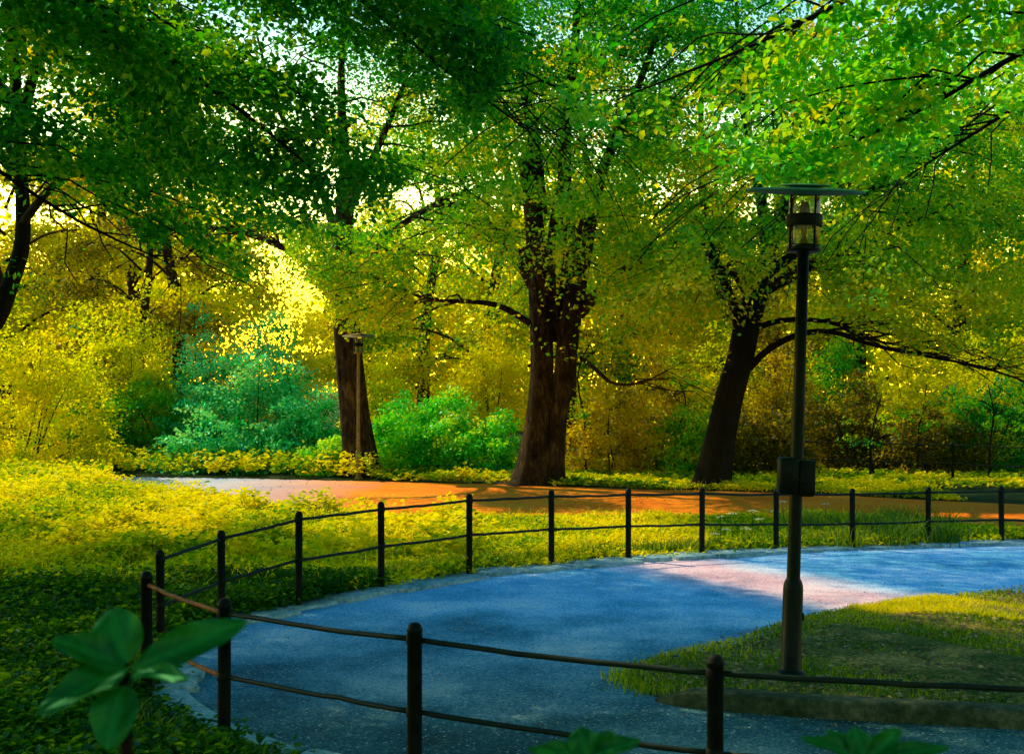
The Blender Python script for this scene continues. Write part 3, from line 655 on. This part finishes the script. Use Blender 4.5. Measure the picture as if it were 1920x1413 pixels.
# ------------------------------------------------------------------ background trees (three kinds, copied)
def bg_tree(name, label, loc, h, spread, leafm, barkm, seed, per=36, nsec=95, L=.19, lowest=.12, tb=.5, group='background trees'):
    rng = np.random.default_rng(seed); x, y, _ = loc; base = np.array(loc, float)
    tr = [([base+np.array([0,0,-.1]), base+np.array([rng.normal(0,.15),0,h*.3]), base+np.array([rng.normal(0,.4),rng.normal(0,.4),h*.6]), base+np.array([rng.normal(0,.5),0,h*.95])], [h*.02,h*.014,h*.010,.04])]
    lb = []
    for i in range(13):
        a = i*2.4+rng.uniform(-.3, .3); z0 = h*(lowest+.75*(i/12)); r = spread*(1-.55*(i/12))*rng.uniform(.75, 1.15)
        dx, dy = math.cos(a), math.sin(a)
        lb.append(([base+np.array([0,0,z0]), base+np.array([dx*r*.4,dy*r*.4,z0+h*.07]), base+np.array([dx*r*.8,dy*r*.8,z0+h*.09]), base+np.array([dx*r,dy*r,z0+h*.06])], .07, .02))
    return tree(name, label, loc, tr, lb, leafm, barkm, nsec=nsec, lsec=spread*.42, size=1.25, per=per, L=L, W=L*.72, rng=rng, docull=False, seg=10, tbase=tb, flat=.2, tmin=.25, group=group, jit=.8, tvar=.36)
G = 'sunlit trees closing the view behind the big trees'
pY = bg_tree('background_tree', 'tall yellow tree far behind the teal shrub', (-13.2, 51, 0), 17, 5.5, M['yellow'], M['bark'], 101, group=G)
pO = bg_tree('background_tree', 'yellow green tree far behind the gap between left and middle trunks', (-1, 52, 0), 17.5, 5.5, M['olive'], M['bark'], 102, group=G, tb=.7)
pB = bg_tree('background_tree', 'tall brownish tree far behind the right trunk', (8, 50, 0), 17, 5.5, M['brown'], M['bark'], 103, group=G, tb=.6)
def place(o, x, y, sc_, rz, label, kids=True):
    c = copy_tree(o); c.location = (x, y, 0); c.rotation_euler = (0, 0, rz); c.scale = (sc_, sc_, sc_); c['label'] = label; return c
place(pY, -19, 48, .95, 1.2, 'yellow tree behind the slanting trunk at the left border')
place(pY, -23, 52, 1.1, 2.9, 'yellow tree glimpsed beyond the left border of the view')
place(pY, -4.0, 58, 1.0, 4.1, 'pale yellow tree far behind the lime green rounded shrub')
place(pO, -17, 58, 1.1, 2.2, 'olive tree rising behind the yellow trees at upper left')
place(pY, 2.2, 49, .95, 3.3, 'yellow tree showing through just right of the middle trunk')
place(pY, 12.8, 47, .92, 5.3, 'yellow tree glowing under the arching limb at right')
place(pO, 5.0, 57, 1.1, .7, 'olive tree between the middle and right trunks far behind')
place(pO, 17.5, 50, 1.0, 4.4, 'olive tree at the right border behind the thicket')
place(pB, 12.0, 58, 1.1, 2.0, 'brownish tree farthest behind the near lamp hat')
place(pO, 24, 54, 1.1, 1.1, 'olive tree beyond the right border of the view')
place(pB, -12.6, 43.5, .66, 4.6, 'brown olive tree whose hanging foliage shades the top of the teal shrubs')
place(pB, -19.5, 60, 1.15, 3.0, 'brownish tree deep in the wood at far left')

for x, y, k, a, lab in [(-15, 1, .8, .5, 'brownish tree added left of the camera, outside the view, to block low skylight'), (-10, -10, .9, 1.9, 'unseen brownish tree added behind the camera at left to block low skylight'), (1, -13, .9, 2.7, 'unseen brownish tree added straight behind the camera to block low skylight'),
                        (11, -8, .85, 3.9, 'unseen brownish tree added behind the camera at right to block low skylight'), (15, 3, .8, 5.1, 'brownish tree added right of the camera, outside the view, to block low skylight')]:
    place(pB, x, y, k, a, lab)  # unseen trees added around the camera to darken the foreground
# ------------------------------------------------------------------ shrubs
def shrub(name, label, x, y, rx, ry, h, leafm, seed, n=120, per=60, size=.45, L=.10, W=.065, tb=.45, flat=.2, z0=.0, group=None, stems=7, droop=.3, jit=.5, cat='shrub'):
    rng = np.random.default_rng(seed); root = empty(name, (x, y, 0), label, cat, group)
    C = []; Dd = []
    while len(C) < n:
        p = rng.uniform(-1, 1, 3); p[2] = rng.uniform(0, 1); r = math.hypot(p[0], p[1])
        q = r*r+p[2]**2
        if q > 1 or q < .25: continue
        bump = 1+.16*math.sin(p[0]*7+seed)+.12*math.sin(p[2]*9+p[1]*5)
        C.append([x+p[0]*rx*bump, y+p[1]*ry*bump, z0+p[2]*h*bump]); Dd.append([p[0]+rng.normal(0,.3), p[1]+rng.normal(0,.3), .3])
    C = np.array(C)
    m = MB()
    for i in range(stems):
        t = C[rng.integers(len(C))]; m.tube(spline([(x+rng.normal(0,.15), y+rng.normal(0,.15), -.05), (x+(t[0]-x)*.4, y+(t[1]-y)*.4, t[2]*.5), t], 8), np.linspace(.03, .008, 8), 6)
    m.build('stem', M['bark_dark'], root)
    P, T, N, tint = spray_leaves(C, Dd, size, per, rng, droop=droop, flat=flat, tbase=tb, jit=jit, tvar=.36)
    P[:, 2] = np.maximum(P[:, 2], .04)
    l = L*rng.uniform(.7, 1.3, len(P))
    leaves('foliage', P, T, N, l, l*W/L, tint, leafm, root, 0, False, rng)
    return root
def sp(px, d): return (px-960)/F*d
shrub('shrub', 'large rounded teal green shrub left of the leaning red brown trunk', sp(480,37), 37, 2.35, 1.8, 3.85, M['teal'], 1, 310, 75, .5, tb=.62)
shrub('shrub', 'taller pale teal shrub rising behind the left half of the rounded teal shrub', sp(370,39), 39, 1.6, 1.4, 3.9, M['teal'], 14, 170, 70, .5, tb=.5)
shrub('shrub', 'tall dark teal shrub behind the herb bank, left of the rounded one', sp(300,37.5), 37.5, 1.7, 1.5, 2.9, M['deep'], 2, 170, 70, .5, tb=.65)
shrub('shrub', 'low teal shrub with flat tiered sprays at the path edge', sp(420,34.5), 34.5, 2.2, 1.0, 1.5, M['teal'], 3, 120, 70, .6, flat=.06, tb=.6, jit=.25)
shrub('shrub', 'pale teal bush tight against the left side of the red brown trunk', sp(575,35), 35, 1.0, 1.0, 2.5, M['teal'], 4, 110, 70, .4, tb=.6)
shrub('shrub', 'bright lime green rounded shrub between left and middle trunks', sp(800,34), 34, 1.55, 1.3, 2.05, M['lime'], 5, 230, 75, .42)
shrub('shrub', 'small lime green bush touching the middle trunk foot', sp(915,33), 33, .95, .9, 1.5, M['lime'], 6, 110, 70, .35, tb=.35)
shrub('shrub', 'yellow green bush low at the foot of the left trunk', sp(615,33.2), 33.2, .6, .5, 1.0, M['lime'], 7, 60, 60, .3, tb=.75)
shrub('young_tree', 'small glowing yellow tree just left of the middle trunk', sp(925,39), 39, 1.3, 1.2, 3.0, M['yellow'], 8, 170, 60, .5, z0=1.2, tb=.6, cat='tree')
shrub('shrub', 'yellow bush behind the lime shrub beside the red brown trunk', sp(735,38), 38, 1.0, 1.0, 3.0, M['yellow'], 9, 110, 60, .45, tb=.35)
shrub('shrub', 'yellow leafy shrub at the left border under the slanting trunk', sp(60,33), 33, 2.0, 1.3, 3.9, M['yellow'], 10, 260, 60, .55, z0=.3)
shrub('shrub', 'dark green gap shrub between the yellow shrub and teal shrubs', sp(165,36.5), 36.5, 1.5, 1.2, 2.4, M['deep'], 11, 150, 65, .5, tb=.65)
shrub('shrub', 'yellow olive shrub leaning over the dark green shrub at left', sp(235,38), 38, 1.6, 1.3, 4.2, M['yellow'], 12, 200, 60, .5, z0=.9, tb=.3)
shrub('young_tree', 'tree added behind the rounded teal shrub, sun glow painted into its pale yellow leaves', sp(520,43), 43, 2.3, 1.3, 4.6, M['glow'], 13, 230, 50, .5, z0=1.0, tb=.5, cat='tree')
TG = 'shrubs of the thicket right of the middle trunk'
for i, (px, d, rx, h, mt, tb, lab) in enumerate([
    (1140, 33.5, 1.4, 2.9, 'brown', .95, 'amber brown shrub right beside the middle trunk'),
    (1235, 35, 1.4, 3.4, 'brown', .85, 'amber shrub left of the dark leaning trunk'),
    (1290, 33, .9, 1.8, 'olive', .5, 'low olive shrub at the foot of the dark leaning trunk'),
    (1440, 33, 1.4, 2.0, 'brown', .1, 'low dark brown shrub behind the box on the near lamp'),
    (1460, 37, 1.7, 3.6, 'brown', .75, 'tall amber shrub seen behind the middle of the near lamp pole'),
    (1600, 35, 1.6, 2.2, 'brown', .1, 'dark brown shrub just right of the near lamp pole'),
    (1570, 39, 1.8, 3.9, 'olive', .3, 'olive green shrub below the start of the arching limb'),
    (1720, 37, 1.9, 3.9, 'yellow', .5, 'glowing yellow shrub under the arching limb'),
    (1740, 33.5, 1.7, 1.7, 'brown', .05, 'low dark shrub in front of the glowing yellow shrub'),
    (1860, 34, 1.5, 2.5, 'deep', .1, 'dark green shrub behind the distant fence at right border'),
    (1890, 38, 1.9, 3.8, 'yellow', .2, 'yellow green shrub at the right border behind the dark shrub'),
    (1350, 39, 2.0, 4.3, 'yellow', .15, 'yellow green shrub seen behind the dark leaning trunk')]):
    shrub('shrub', lab, sp(px, d), d, rx, 1.2, h, M[mt], 40+i, int(120*rx), 60, .45, tb=tb, group=TG)
# thin saplings in the thicket
SG = 'thin saplings in the thicket'
for i, (px, d, top, lab) in enumerate([(1098,33,620,'thin sapling stem standing just right of the middle trunk'), (1855,31,720,'thin crooked sapling by the distant fence at right border'), (1640,32,740,'thin bare sapling right of the near lamp'), (1275,34,700,'thin sapling left of the dark leaning trunk'), (1720,32.5,760,'thin sapling among the dark shrubs at right')]):
    x = sp(px, d); r2 = np.random.default_rng(70+i); root = empty('sapling', (x, d, 0), lab, 'tree', SG)
    zt = H-(top-HZ)/F*d
    P = spline([(x, d, -.05), (x+r2.normal(0,.1), d, zt*.35), (x+r2.normal(0,.2), d, zt*.7), (x+r2.normal(0,.3), d, zt)], 12)
    m = MB(); m.tube(P, np.linspace(.035, .012, 12), 7); m.build('trunk', M['bark_dark'], root)
    SC = []; m = MB()
    for q in range(9):
        k = r2.integers(4, 11); a = r2.uniform(0, 6.28); e = P[k]+np.array([math.cos(a), math.sin(a), .3])*r2.uniform(.4, .9)
        m.tube(np.array([P[k], (P[k]+e)/2+[0,0,.08], e]), [.01,.008,.004], 5); SC.append(e)
    m.build('twig', M['bark_dark'], root)
    C, T, N, tint = spray_leaves(SC, np.array(SC)-P[6], .35, 26, r2)
    leaves('crown', C, T, N, .1, .07, tint, M['olive'], root, 0, False, r2)

# distant wood: closes the view
def wood():
    r2 = np.random.default_rng(90); C = []; Dd = []
    for i in range(2600):
        a = r2.uniform(-.95, .95); R = r2.uniform(68, 84)
        if abs(a+.178) < .040+.012*math.sin(i): continue
        C.append([math.sin(a)*R, math.cos(a)*R, r2.uniform(0, 1)**.8*(12.0+2.5*math.sin(a*23)+1.5*math.sin(a*57))]); Dd.append([r2.normal(), r2.normal(), .1])
    P, T, N, tint = spray_leaves(C, Dd, 2.2, 60, r2, flat=.3, jit=.9, tbase=.5)
    P[:, 2] = np.abs(P[:, 2])
    o = leaves('distant_wood', P, T, N, .5, .36, tint, M['yellow'], None, 0, False, r2)
    tag(o, 'far mass of sunlit yellow green woodland closing the view', 'woodland', kind='stuff')
wood()

# ------------------------------------------------------------------ ground cover
def region_pts(n, x0, x1, y0, y1, test, rng):
    out = []; c = 0
    while c < n:
        p = np.stack([rng.uniform(x0, x1, n), rng.uniform(y0, y1, n)], -1); p = p[test(p)]; out.append(p); c += len(p)
    return np.vstack(out)[:n]
path_poly = np.array(np_out); far_poly = np.vstack([smooth_line(fo, 60), smooth_line(fn, 60)])
def clear(p): return ~inside(p, path_poly) & ~inside(p, far_poly)
def herb(name, label, pts, hfun, leafm, rng, L=.075, tb=.5, cat='ground cover', clump=.22):
    # plants of a few leaves each, in mounds
    n = len(pts); hh = hfun(pts)*rng.uniform(.35, 1.1, n); k = 7
    cx_ = pts[:, None, :]+rng.normal(0, .07, (n, k, 2))
    z = hh[:, None]*rng.uniform(.45, 1.05, (n, k))+.015
    P = np.concatenate([cx_, z[..., None]], -1)
    N = np.zeros((n, k, 3)); N[..., 2] = .6; N += TOSUN*.9+rng.normal(0, .42, N.shape)
    T = rng.normal(0, 1, (n, k, 3)); T[..., 2] = -.2
    t0 = .5+.5*np.sin(pts[:, 0]*1.7+np.sin(pts[:, 1]*1.3)*2)*np.sin(pts[:, 1]*1.1+1)
    tint = np.clip(tb+(t0[:, None]-.5)*.75+rng.normal(0, .24, (n, k)), 0, 1)
    l = L*rng.uniform(.6, 1.4, n*k)
    o = leaves(name, P.reshape(-1, 3), T.reshape(-1, 3), N.reshape(-1, 3), l, l*.62, tint.reshape(-1), leafm, None, .12, False, rng)
    return tag(o, label, cat, kind='stuff')
r3 = np.random.default_rng(33)
def nearside(p): return clear(p) & (np.abs(p[:, 0]) < p[:, 1]*.48+1.5)
def hA(p):
    px = 960+F*p[:, 0]/p[:, 1]
    return .13+.28*np.clip((-p[:, 0]-3.4)/4, 0, 1)*np.clip((p[:, 1]-13)/8, 0, 1)+.06*np.sin(p[:, 0]*2.3)*np.sin(p[:, 1]*1.9)
def test1(p): return nearside(p) & (p[:, 1] < 30) & (p[:, 0] < 9)
pts = region_pts(33000, -13, 9, 14.0, 29, lambda p: test1(p) & (r3.random(len(p)) < .30+.9*np.clip(.5+.6*np.sin(p[:, 0]*2.7+np.sin(p[:, 1]*2.2)*1.5)*np.sin(p[:, 1]*2.9+np.sin(p[:, 0]*1.7)), 0, 1)), r3)
herb('herb_layer', 'yellow green herbs carpeting the verge between the fence and gravel path', pts, hA, M['herb'], r3, .062, .64)
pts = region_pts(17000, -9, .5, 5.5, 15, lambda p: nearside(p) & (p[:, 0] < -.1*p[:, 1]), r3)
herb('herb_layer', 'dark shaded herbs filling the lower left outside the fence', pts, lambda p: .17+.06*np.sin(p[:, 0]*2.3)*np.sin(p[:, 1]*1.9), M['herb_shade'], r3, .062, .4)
pts = region_pts(9000, -18, 16, 28.5, 40, lambda p: nearside(p) & (p[:, 1] > 28), r3)
herb('herb_layer', 'taller yellow herbs along the bank beyond the gravel path', pts, lambda p: np.where(p[:, 0] < -3.4, .62, .20)*np.where(p[:, 0] > 0, .8, 1), M['herb'], r3, .13, .55)
pts = region_pts(2600, -13, -8.2, 22, 30.5, lambda p: p[:, 0] < -.315*p[:, 1], r3)
herb('herb_layer', 'heaped yellow herbs swallowing the left end of the gravel path', pts, lambda p: .55+0*p[:, 0], M['herb'], r3, .10, .6)

pts = []
for i in range(200):
    px = r3.uniform(-200, 900); py = r3.uniform(900, 1060); c = gnd(px, py)
    for q in range(16): pts.append(c+r3.normal(0, .16, 2))
pts = np.array(pts); pts = pts[nearside(pts)]
herb('tall_herbs', 'clumps of taller yellow leafy herbs standing out of the sunny verge', pts, lambda p: .36+.12*np.sin(p[:, 0]*5), M['herb'], r3, .10, .7)
def blades(name, label, pts, h, mat, rng, cat='grass', w=.006, tb=.5, lift=0):
    n = len(pts); hh = h*rng.uniform(.4, 1.3, n); a = rng.uniform(0, 6.28, n)
    dx = np.stack([np.cos(a), np.sin(a), 0*a], -1); b = np.concatenate([pts, np.full((n, 1), lift)], -1)
    bend = rng.normal(0, .45, (n, 2)); mid = b+np.concatenate([bend*hh[:, None]*.35, hh[:, None]*.6], -1); tip = b+np.concatenate([bend*hh[:, None], hh[:, None]], -1)
    V = np.stack([b-dx*w, b+dx*w, mid+dx*w*.7, mid-dx*w*.7, tip], 1).reshape(-1, 3); i = np.arange(n)[:, None]*5
    t0 = .5+.5*np.sin(pts[:, 0]*2.1+1)*np.sin(pts[:, 1]*2.7)
    tint = np.clip(tb+(t0-.5)*.5+rng.normal(0, .18, n), 0, 1)
    o = mesh_obj(name, V, [i+np.array([[0, 1, 2, 3]]), i+np.array([[3, 2, 4]])], mat, None, False, np.concatenate([tint, tint]))
    return tag(o, label, cat, kind='stuff')
def isl_test(p):
    keep = inside(p, isl_xy); v = np.sin(p[:, 0]*1.9+.6)*np.sin(p[:, 1]*2.3+1)+.25*np.sin(p[:, 0]*7)*np.sin(p[:, 1]*6)
    dm = (p[:, 1]-(12.0-.05*p[:, 0]))
    return keep & (r3.random(len(p)) < np.clip(.40+.45*v+np.clip(1.0-np.abs(dm-.4), 0, 1)*.9, .05, 1))
pts = region_pts(38000, 1.0, 8.5, 8.6, 14.6, isl_test, r3)
blades('grass', 'short green and yellow grass growing on the bare earth island', pts, .045, M['grass'], r3, lift=.06, tb=.5)
gp = region_pts(15000, 3.2, 8, 10, 14.6, lambda p: inside(p, isl_xy) & (np.abs(p[:, 1]-(12.75-.28*(p[:, 0]-4.2))+.25*np.sin(p[:, 0]*4)) < .55*np.clip(p[:, 0]-3.2, 0, 1)), r3)  # sun patch on the island put into the colour as yellow blades
blades('grass', 'grass strip along the back edge of the island, sunlight painted as golden colour', gp, .055, M['herb'], r3, lift=.07, tb=.8)
# fringe of longer grass along island rim and fence foot
rim = []
for p in isl_xy[:52]:
    for q in range(60): rim.append(p+r3.normal(0, .07, 2)*np.array([1.2, .8]))
blades('grass', 'ragged fringe of longer grass along the island edge by the blue path', np.array(rim), .05, M['grass'], r3, lift=.02, tb=.55)
vb = region_pts(9000, -12, 8, 14, 28.5, test1, r3)
blades('grass', 'long yellow grass blades rising through the sunny herb verge', vb, .25, M['herb'], r3, w=.007, tb=.62)
fr = []
for i in range(9000):
    s_ = r3.uniform(0, total); p = epoint(s_); q = epoint(min(s_+.05, total)); t = q-p; t = t/(np.linalg.norm(t)+1e-6); fr.append(p-np.array([-t[1], t[0]])*(.22+abs(r3.normal(0, .16))))
blades('grass', 'tufts of long grass along the foot of the iron fence', np.array(fr), .2, M['grass'], r3, w=.008, tb=.35)
tg = []
for i in range(26):
    c = np.array([r3.uniform(4.5, 6.9), r3.uniform(18.2, 21)]); 
    for q in range(110): tg.append(c+r3.normal(0, .13, 2))
blades('grass', 'tall green grass tussocks behind the fence near the right border', np.array(tg), .34, M['grass'], r3, w=.009, tb=.3)
# litter on paths and earth
lp = region_pts(1500, -3, 9, 6, 19, lambda p: inside(p, path_poly) & (r3.random(len(p)) < .25+.75*(np.sin(p[:, 0]*1.3)*np.sin(p[:, 1]*.9) > .3)), r3)
lp2 = region_pts(4600, 1, 8.5, 8.6, 14.5, lambda p: inside(p, isl_xy), r3)
n = len(lp); P = np.concatenate([np.concatenate([lp, np.full((n, 1), .016)], -1), np.concatenate([lp2, np.full((len(lp2), 1), .105)], -1)])
NN = np.zeros_like(P); NN[:, 2] = 1; NN += r3.normal(0, .25, P.shape); TT = r3.normal(0, 1, P.shape); TT[:, 2] = 0
ll = np.concatenate([r3.uniform(.012, .035, n), r3.uniform(.02, .065, len(lp2))])
tag(leaves('fallen_leaves', P, TT, NN, ll, ll*.6, r3.random(len(P)), M['litter'], None, 0, False), 'small dry leaves and debris strewn over path and island', 'leaf litter', kind='stuff')

fl = region_pts(900, -9, 9, 22, 33, lambda p: inside(p, far_poly), r3); P = np.concatenate([fl, np.full((900, 1), .02)], -1); NN = np.tile([0, 0, 1.], (900, 1))+r3.normal(0, .3, (900, 3)); TT = r3.normal(0, 1, (900, 3)); ll = r3.uniform(.015, .045, 900)
tag(leaves('fallen_leaves', P, TT, NN, ll, ll*.6, r3.random(900), M['litter'], None, 0, False), 'scattered dry leaves lying on the orange gravel path', 'leaf litter', kind='stuff')
# white umbel flowers by the fence
FG = 'white umbel flowers behind the fence'
for i, (px, py, base) in enumerate([(1352,968,1030),(1372,962,1032),(1398,990,1036),(1412,957,1028),(1385,983,1034),(1452,958,1024),(1362,992,1034),(1548,944,1010),(1340,1000,1038),(1425,972,1030),(1468,940,1015)]):
    q = gnd(px, base-6); x, y = q; zt = H-(py-HZ)/F*y; r2 = np.random.default_rng(300+i)
    root = empty('wild_flower', (x, y, 0), 'white flat-topped wild flower behind the fence just left of the near lamp pole' if px < 1500 else 'lone white wild flower right of the near lamp pole', 'flower', FG)
    m = MB(); m.tube(spline([(x, y, 0), (x+r2.normal(0,.02), y, zt*.5), (x+r2.normal(0,.02), y, zt)], 6), np.linspace(.006, .003, 6), 5); m.build('stem', M['grass'], root)
    n = 46; rr = .075*np.sqrt(r2.random(n)); th = r2.uniform(0, 6.28, n)
    C = np.stack([x+rr*np.cos(th), y+rr*np.sin(th), zt+.012-rr*.25+r2.normal(0,.004,n)], -1); N = np.tile([0,0,1.], (n, 1))+r2.normal(0,.3,(n,3)); T = r2.normal(0,1,(n,3)); T[:, 2] *= .2
    leaves('flower_head', C, T, N, .024, .02, r2.random(n), M['petal'], root, 0, False)

# ------------------------------------------------------------------ foreground leathery-leaved plants
def big_leaf(parent, base, tip, up, width, mat, tint, curl=.12):
    base, tip, up = map(lambda v: np.asarray(v, float), (base, tip, up)); ax = tip-base; L = np.linalg.norm(ax); t = ax/L
    s_ = np.cross(up, t); s_ /= np.linalg.norm(s_); n_ = np.cross(t, s_)
    nu, nv = 30, 11; V = []
    for i in range(nu):
        u = i/(nu-1); w = width*.5*(math.sin(math.pi*min(1, u*.93+.03)**.85)**.75)
        if i == nu-1: w = .0008
        for j in range(nv):
            v = j/(nv-1)*2-1
            V.append(base+t*L*u+s_*w*v+n_*(abs(v)**1.5*w*.35-curl*L*(u-.4)**2+.004*math.sin(u*9+v*3)*abs(v)))
    i = np.arange(nu-1)[:, None]*nv; j = np.arange(nv-1)[None, :]
    Q = np.stack([i+j, i+j+1, i+nv+j+1, i+nv+j], -1).reshape(-1, 4)
    uu = np.repeat(np.arange(nu-1)/(nu-1), nv-1); vv = np.tile(np.abs((np.arange(nv-1)+.5)/(nv-1)*2-1), nu-1)
    tn = tint+.12*np.sin(uu*5+tint*20)+np.where(vv < .12, .4, 0)+np.where(np.sin((uu*8-vv*1.6)*6.283) > .8, .2, 0)
    return mesh_obj('leaf', V, Q, mat, parent, True, np.clip(tn, 0, 1))
def plant(label, d, ctr, lv, group=None):
    c = at(*ctr, d); root = empty('leafy_shrub', (c[0], d+.05, 0), label, 'shrub', group)
    m = MB(); m.tube(spline([(c[0]-.05, d+.12, -.05), (c[0]+.03, d+.1, c[2]*.5), (c[0]-.01, d+.03, c[2]-.1), c], 16), np.linspace(.016, .005, 16), 8); m.build('stem', M['bark_dark'], root)
    for (bx_, by, tx, ty, wpx, dz, up, tint) in lv:
        a = at(bx_, by, d); b_ = at(tx, ty, d+dz); big_leaf(root, a, b_, up, wpx/F*d*1.0, M['rhodo'], tint)
    # lower whorls of leaves down the stem
    r2 = np.random.default_rng(int(abs(ctr[0])))
    for zz in (c[2]-.35, c[2]-.6, c[2]-.9):
        for k in range(5):
            a = k*1.25+r2.uniform(0, .6); p = np.array([c[0], d+.08, zz]); big_leaf(root, p, p+np.array([math.cos(a)*.12, math.sin(a)*.12, .02]), (0,0,1), .045, M['rhodo'], .4)
    return root
plant('broad-leaved plant close to the camera at lower left, tallest of the leafy tips', 1.7, (238,1262),
      [(236,1240,205,1140,104,.03,(0,-1,.35),.55), (232,1246,100,1196,66,-.02,(0,-.7,.7),.42), (238,1252,68,1332,74,-.05,(0,-.6,.8),.35),
       (248,1258,462,1160,74,.05,(0,-.85,.5),.5), (244,1262,350,1268,48,-.06,(0,-.5,.9),.35), (232,1285,200,1404,88,-.04,(0,-1,.2),.5)])
plant('dark leafy shoot poking up at the bottom centre before the fence', 1.9, (1100,1420),
      [(1100,1415,1085,1362,60,.02,(0,-1,.3),.35), (1100,1420,990,1400,40,.0,(0,-.6,.8),.3), (1105,1420,1200,1384,44,.0,(0,-.6,.8),.3), (1102,1422,1150,1368,40,.03,(0,-.9,.5),.35)])
plant('green leafy shoot poking up at the bottom right below the kerb', 1.9, (1620,1425),
      [(1620,1420,1600,1362,50,.02,(0,-1,.3),.5), (1620,1425,1505,1378,38,.0,(0,-.6,.8),.45), (1625,1425,1690,1364,44,.02,(0,-.9,.5),.5), (1625,1428,1780,1395,40,.0,(0,-.6,.8),.4), (1618,1424,1550,1366,36,.03,(0,-.8,.6),.45)])

# ------------------------------------------------------------------ light, sky, camera
w = D.worlds.new('World'); sc.world = w; w.use_nodes = True; nt = w.node_tree; nt.nodes.clear(); Lk = nt.links.new
sky = nt.nodes.new('ShaderNodeTexSky'); sky.sky_type = 'NISHITA'; sky.sun_disc = False; sky.sun_elevation = SUN_EL; sky.sun_rotation = -SUN_AZ
sky.air_density = 1.2; sky.dust_density = 1.5
tc = nt.nodes.new('ShaderNodeTexCoord'); sx = nt.nodes.new('ShaderNodeSeparateXYZ'); Lk(tc.outputs['Generated'], sx.inputs[0])
r = ramp(nt, sx.outputs[2], [(.0, (3.0,2.7,.25)), (.075, (3.0,2.6,.5)), (.14, (2.1,2.2,1.7)), (.26, (1.1,1.6,1.5)), (.36, (.03,.55,.9)), (.8, (.0,.82,1.6))])
mu = nt.nodes.new('ShaderNodeMixRGB'); mu.blend_type = 'MULTIPLY'; mu.inputs[0].default_value = 1; Lk(sky.outputs[0], mu.inputs[1]); Lk(r.outputs[0], mu.inputs[2])
# brighter golden glow low in the sky on the sun's side
vd = nt.nodes.new('ShaderNodeVectorMath'); vd.operation = 'DOT_PRODUCT'; Lk(tc.outputs['Generated'], vd.inputs[0]); vd.inputs[1].default_value = (-.45, .893, 0)
m1 = nt.nodes.new('ShaderNodeMapRange'); Lk(vd.outputs['Value'], m1.inputs[0]); m1.inputs[1].default_value = .35; m1.inputs[2].default_value = 1
m2 = nt.nodes.new('ShaderNodeMapRange'); Lk(sx.outputs[2], m2.inputs[0]); m2.inputs[1].default_value = .30; m2.inputs[2].default_value = .02
mm = nt.nodes.new('ShaderNodeMath'); mm.operation = 'MULTIPLY'; Lk(m1.outputs[0], mm.inputs[0]); Lk(m2.outputs[0], mm.inputs[1])
gl = nt.nodes.new('ShaderNodeMixRGB'); Lk(mm.outputs[0], gl.inputs[0]); gl.inputs[1].default_value = (1,1,1,1); gl.inputs[2].default_value = (4.4,3.4,.55,1)
mg = nt.nodes.new('ShaderNodeMixRGB'); mg.blend_type = 'MULTIPLY'; mg.inputs[0].default_value = 1; Lk(mu.outputs[0], mg.inputs[1]); Lk(gl.outputs[0], mg.inputs[2])
bg = nt.nodes.new('ShaderNodeBackground'); bg.inputs[1].default_value = .15; Lk(mg.outputs[0], bg.inputs[0])
ow = nt.nodes.new('ShaderNodeOutputWorld'); Lk(bg.outputs[0], ow.inputs[0])
sl = D.lights.new('sun', 'SUN'); sl.energy = 5; sl.angle = math.radians(.6); sl.color = (1, .82, .44)
so = D.objects.new('sun', sl); COL.objects.link(so)
so.rotation_euler = Vector(TOSUN).to_track_quat('Z', 'Y').to_euler(); so.location = (-30, 25, 40)
cam = D.cameras.new('camera'); co = D.objects.new('camera', cam); COL.objects.link(co); sc.camera = co
co.location = (0, 0, H); co.rotation_euler = (math.pi/2, 0, 0)
cam.sensor_width = 36; cam.lens = F/1920*36; cam.shift_y = (HZ-706.5)/1920; cam.clip_end = 2000; cam.clip_start = .05
cam.dof.use_dof = True; cam.dof.focus_distance = 16; cam.dof.aperture_fstop = 7.0
sc.view_settings.view_transform = 'Standard'; sc.view_settings.look = 'None'; sc.view_settings.exposure = 0
sc.cycles.max_bounces = 8; sc.cycles.diffuse_bounces = 6; sc.cycles.transmission_bounces = 4; sc.cycles.glossy_bounces = 2
sc.cycles.sample_clamp_indirect = 4; sc.cycles.transparent_max_bounces = 8
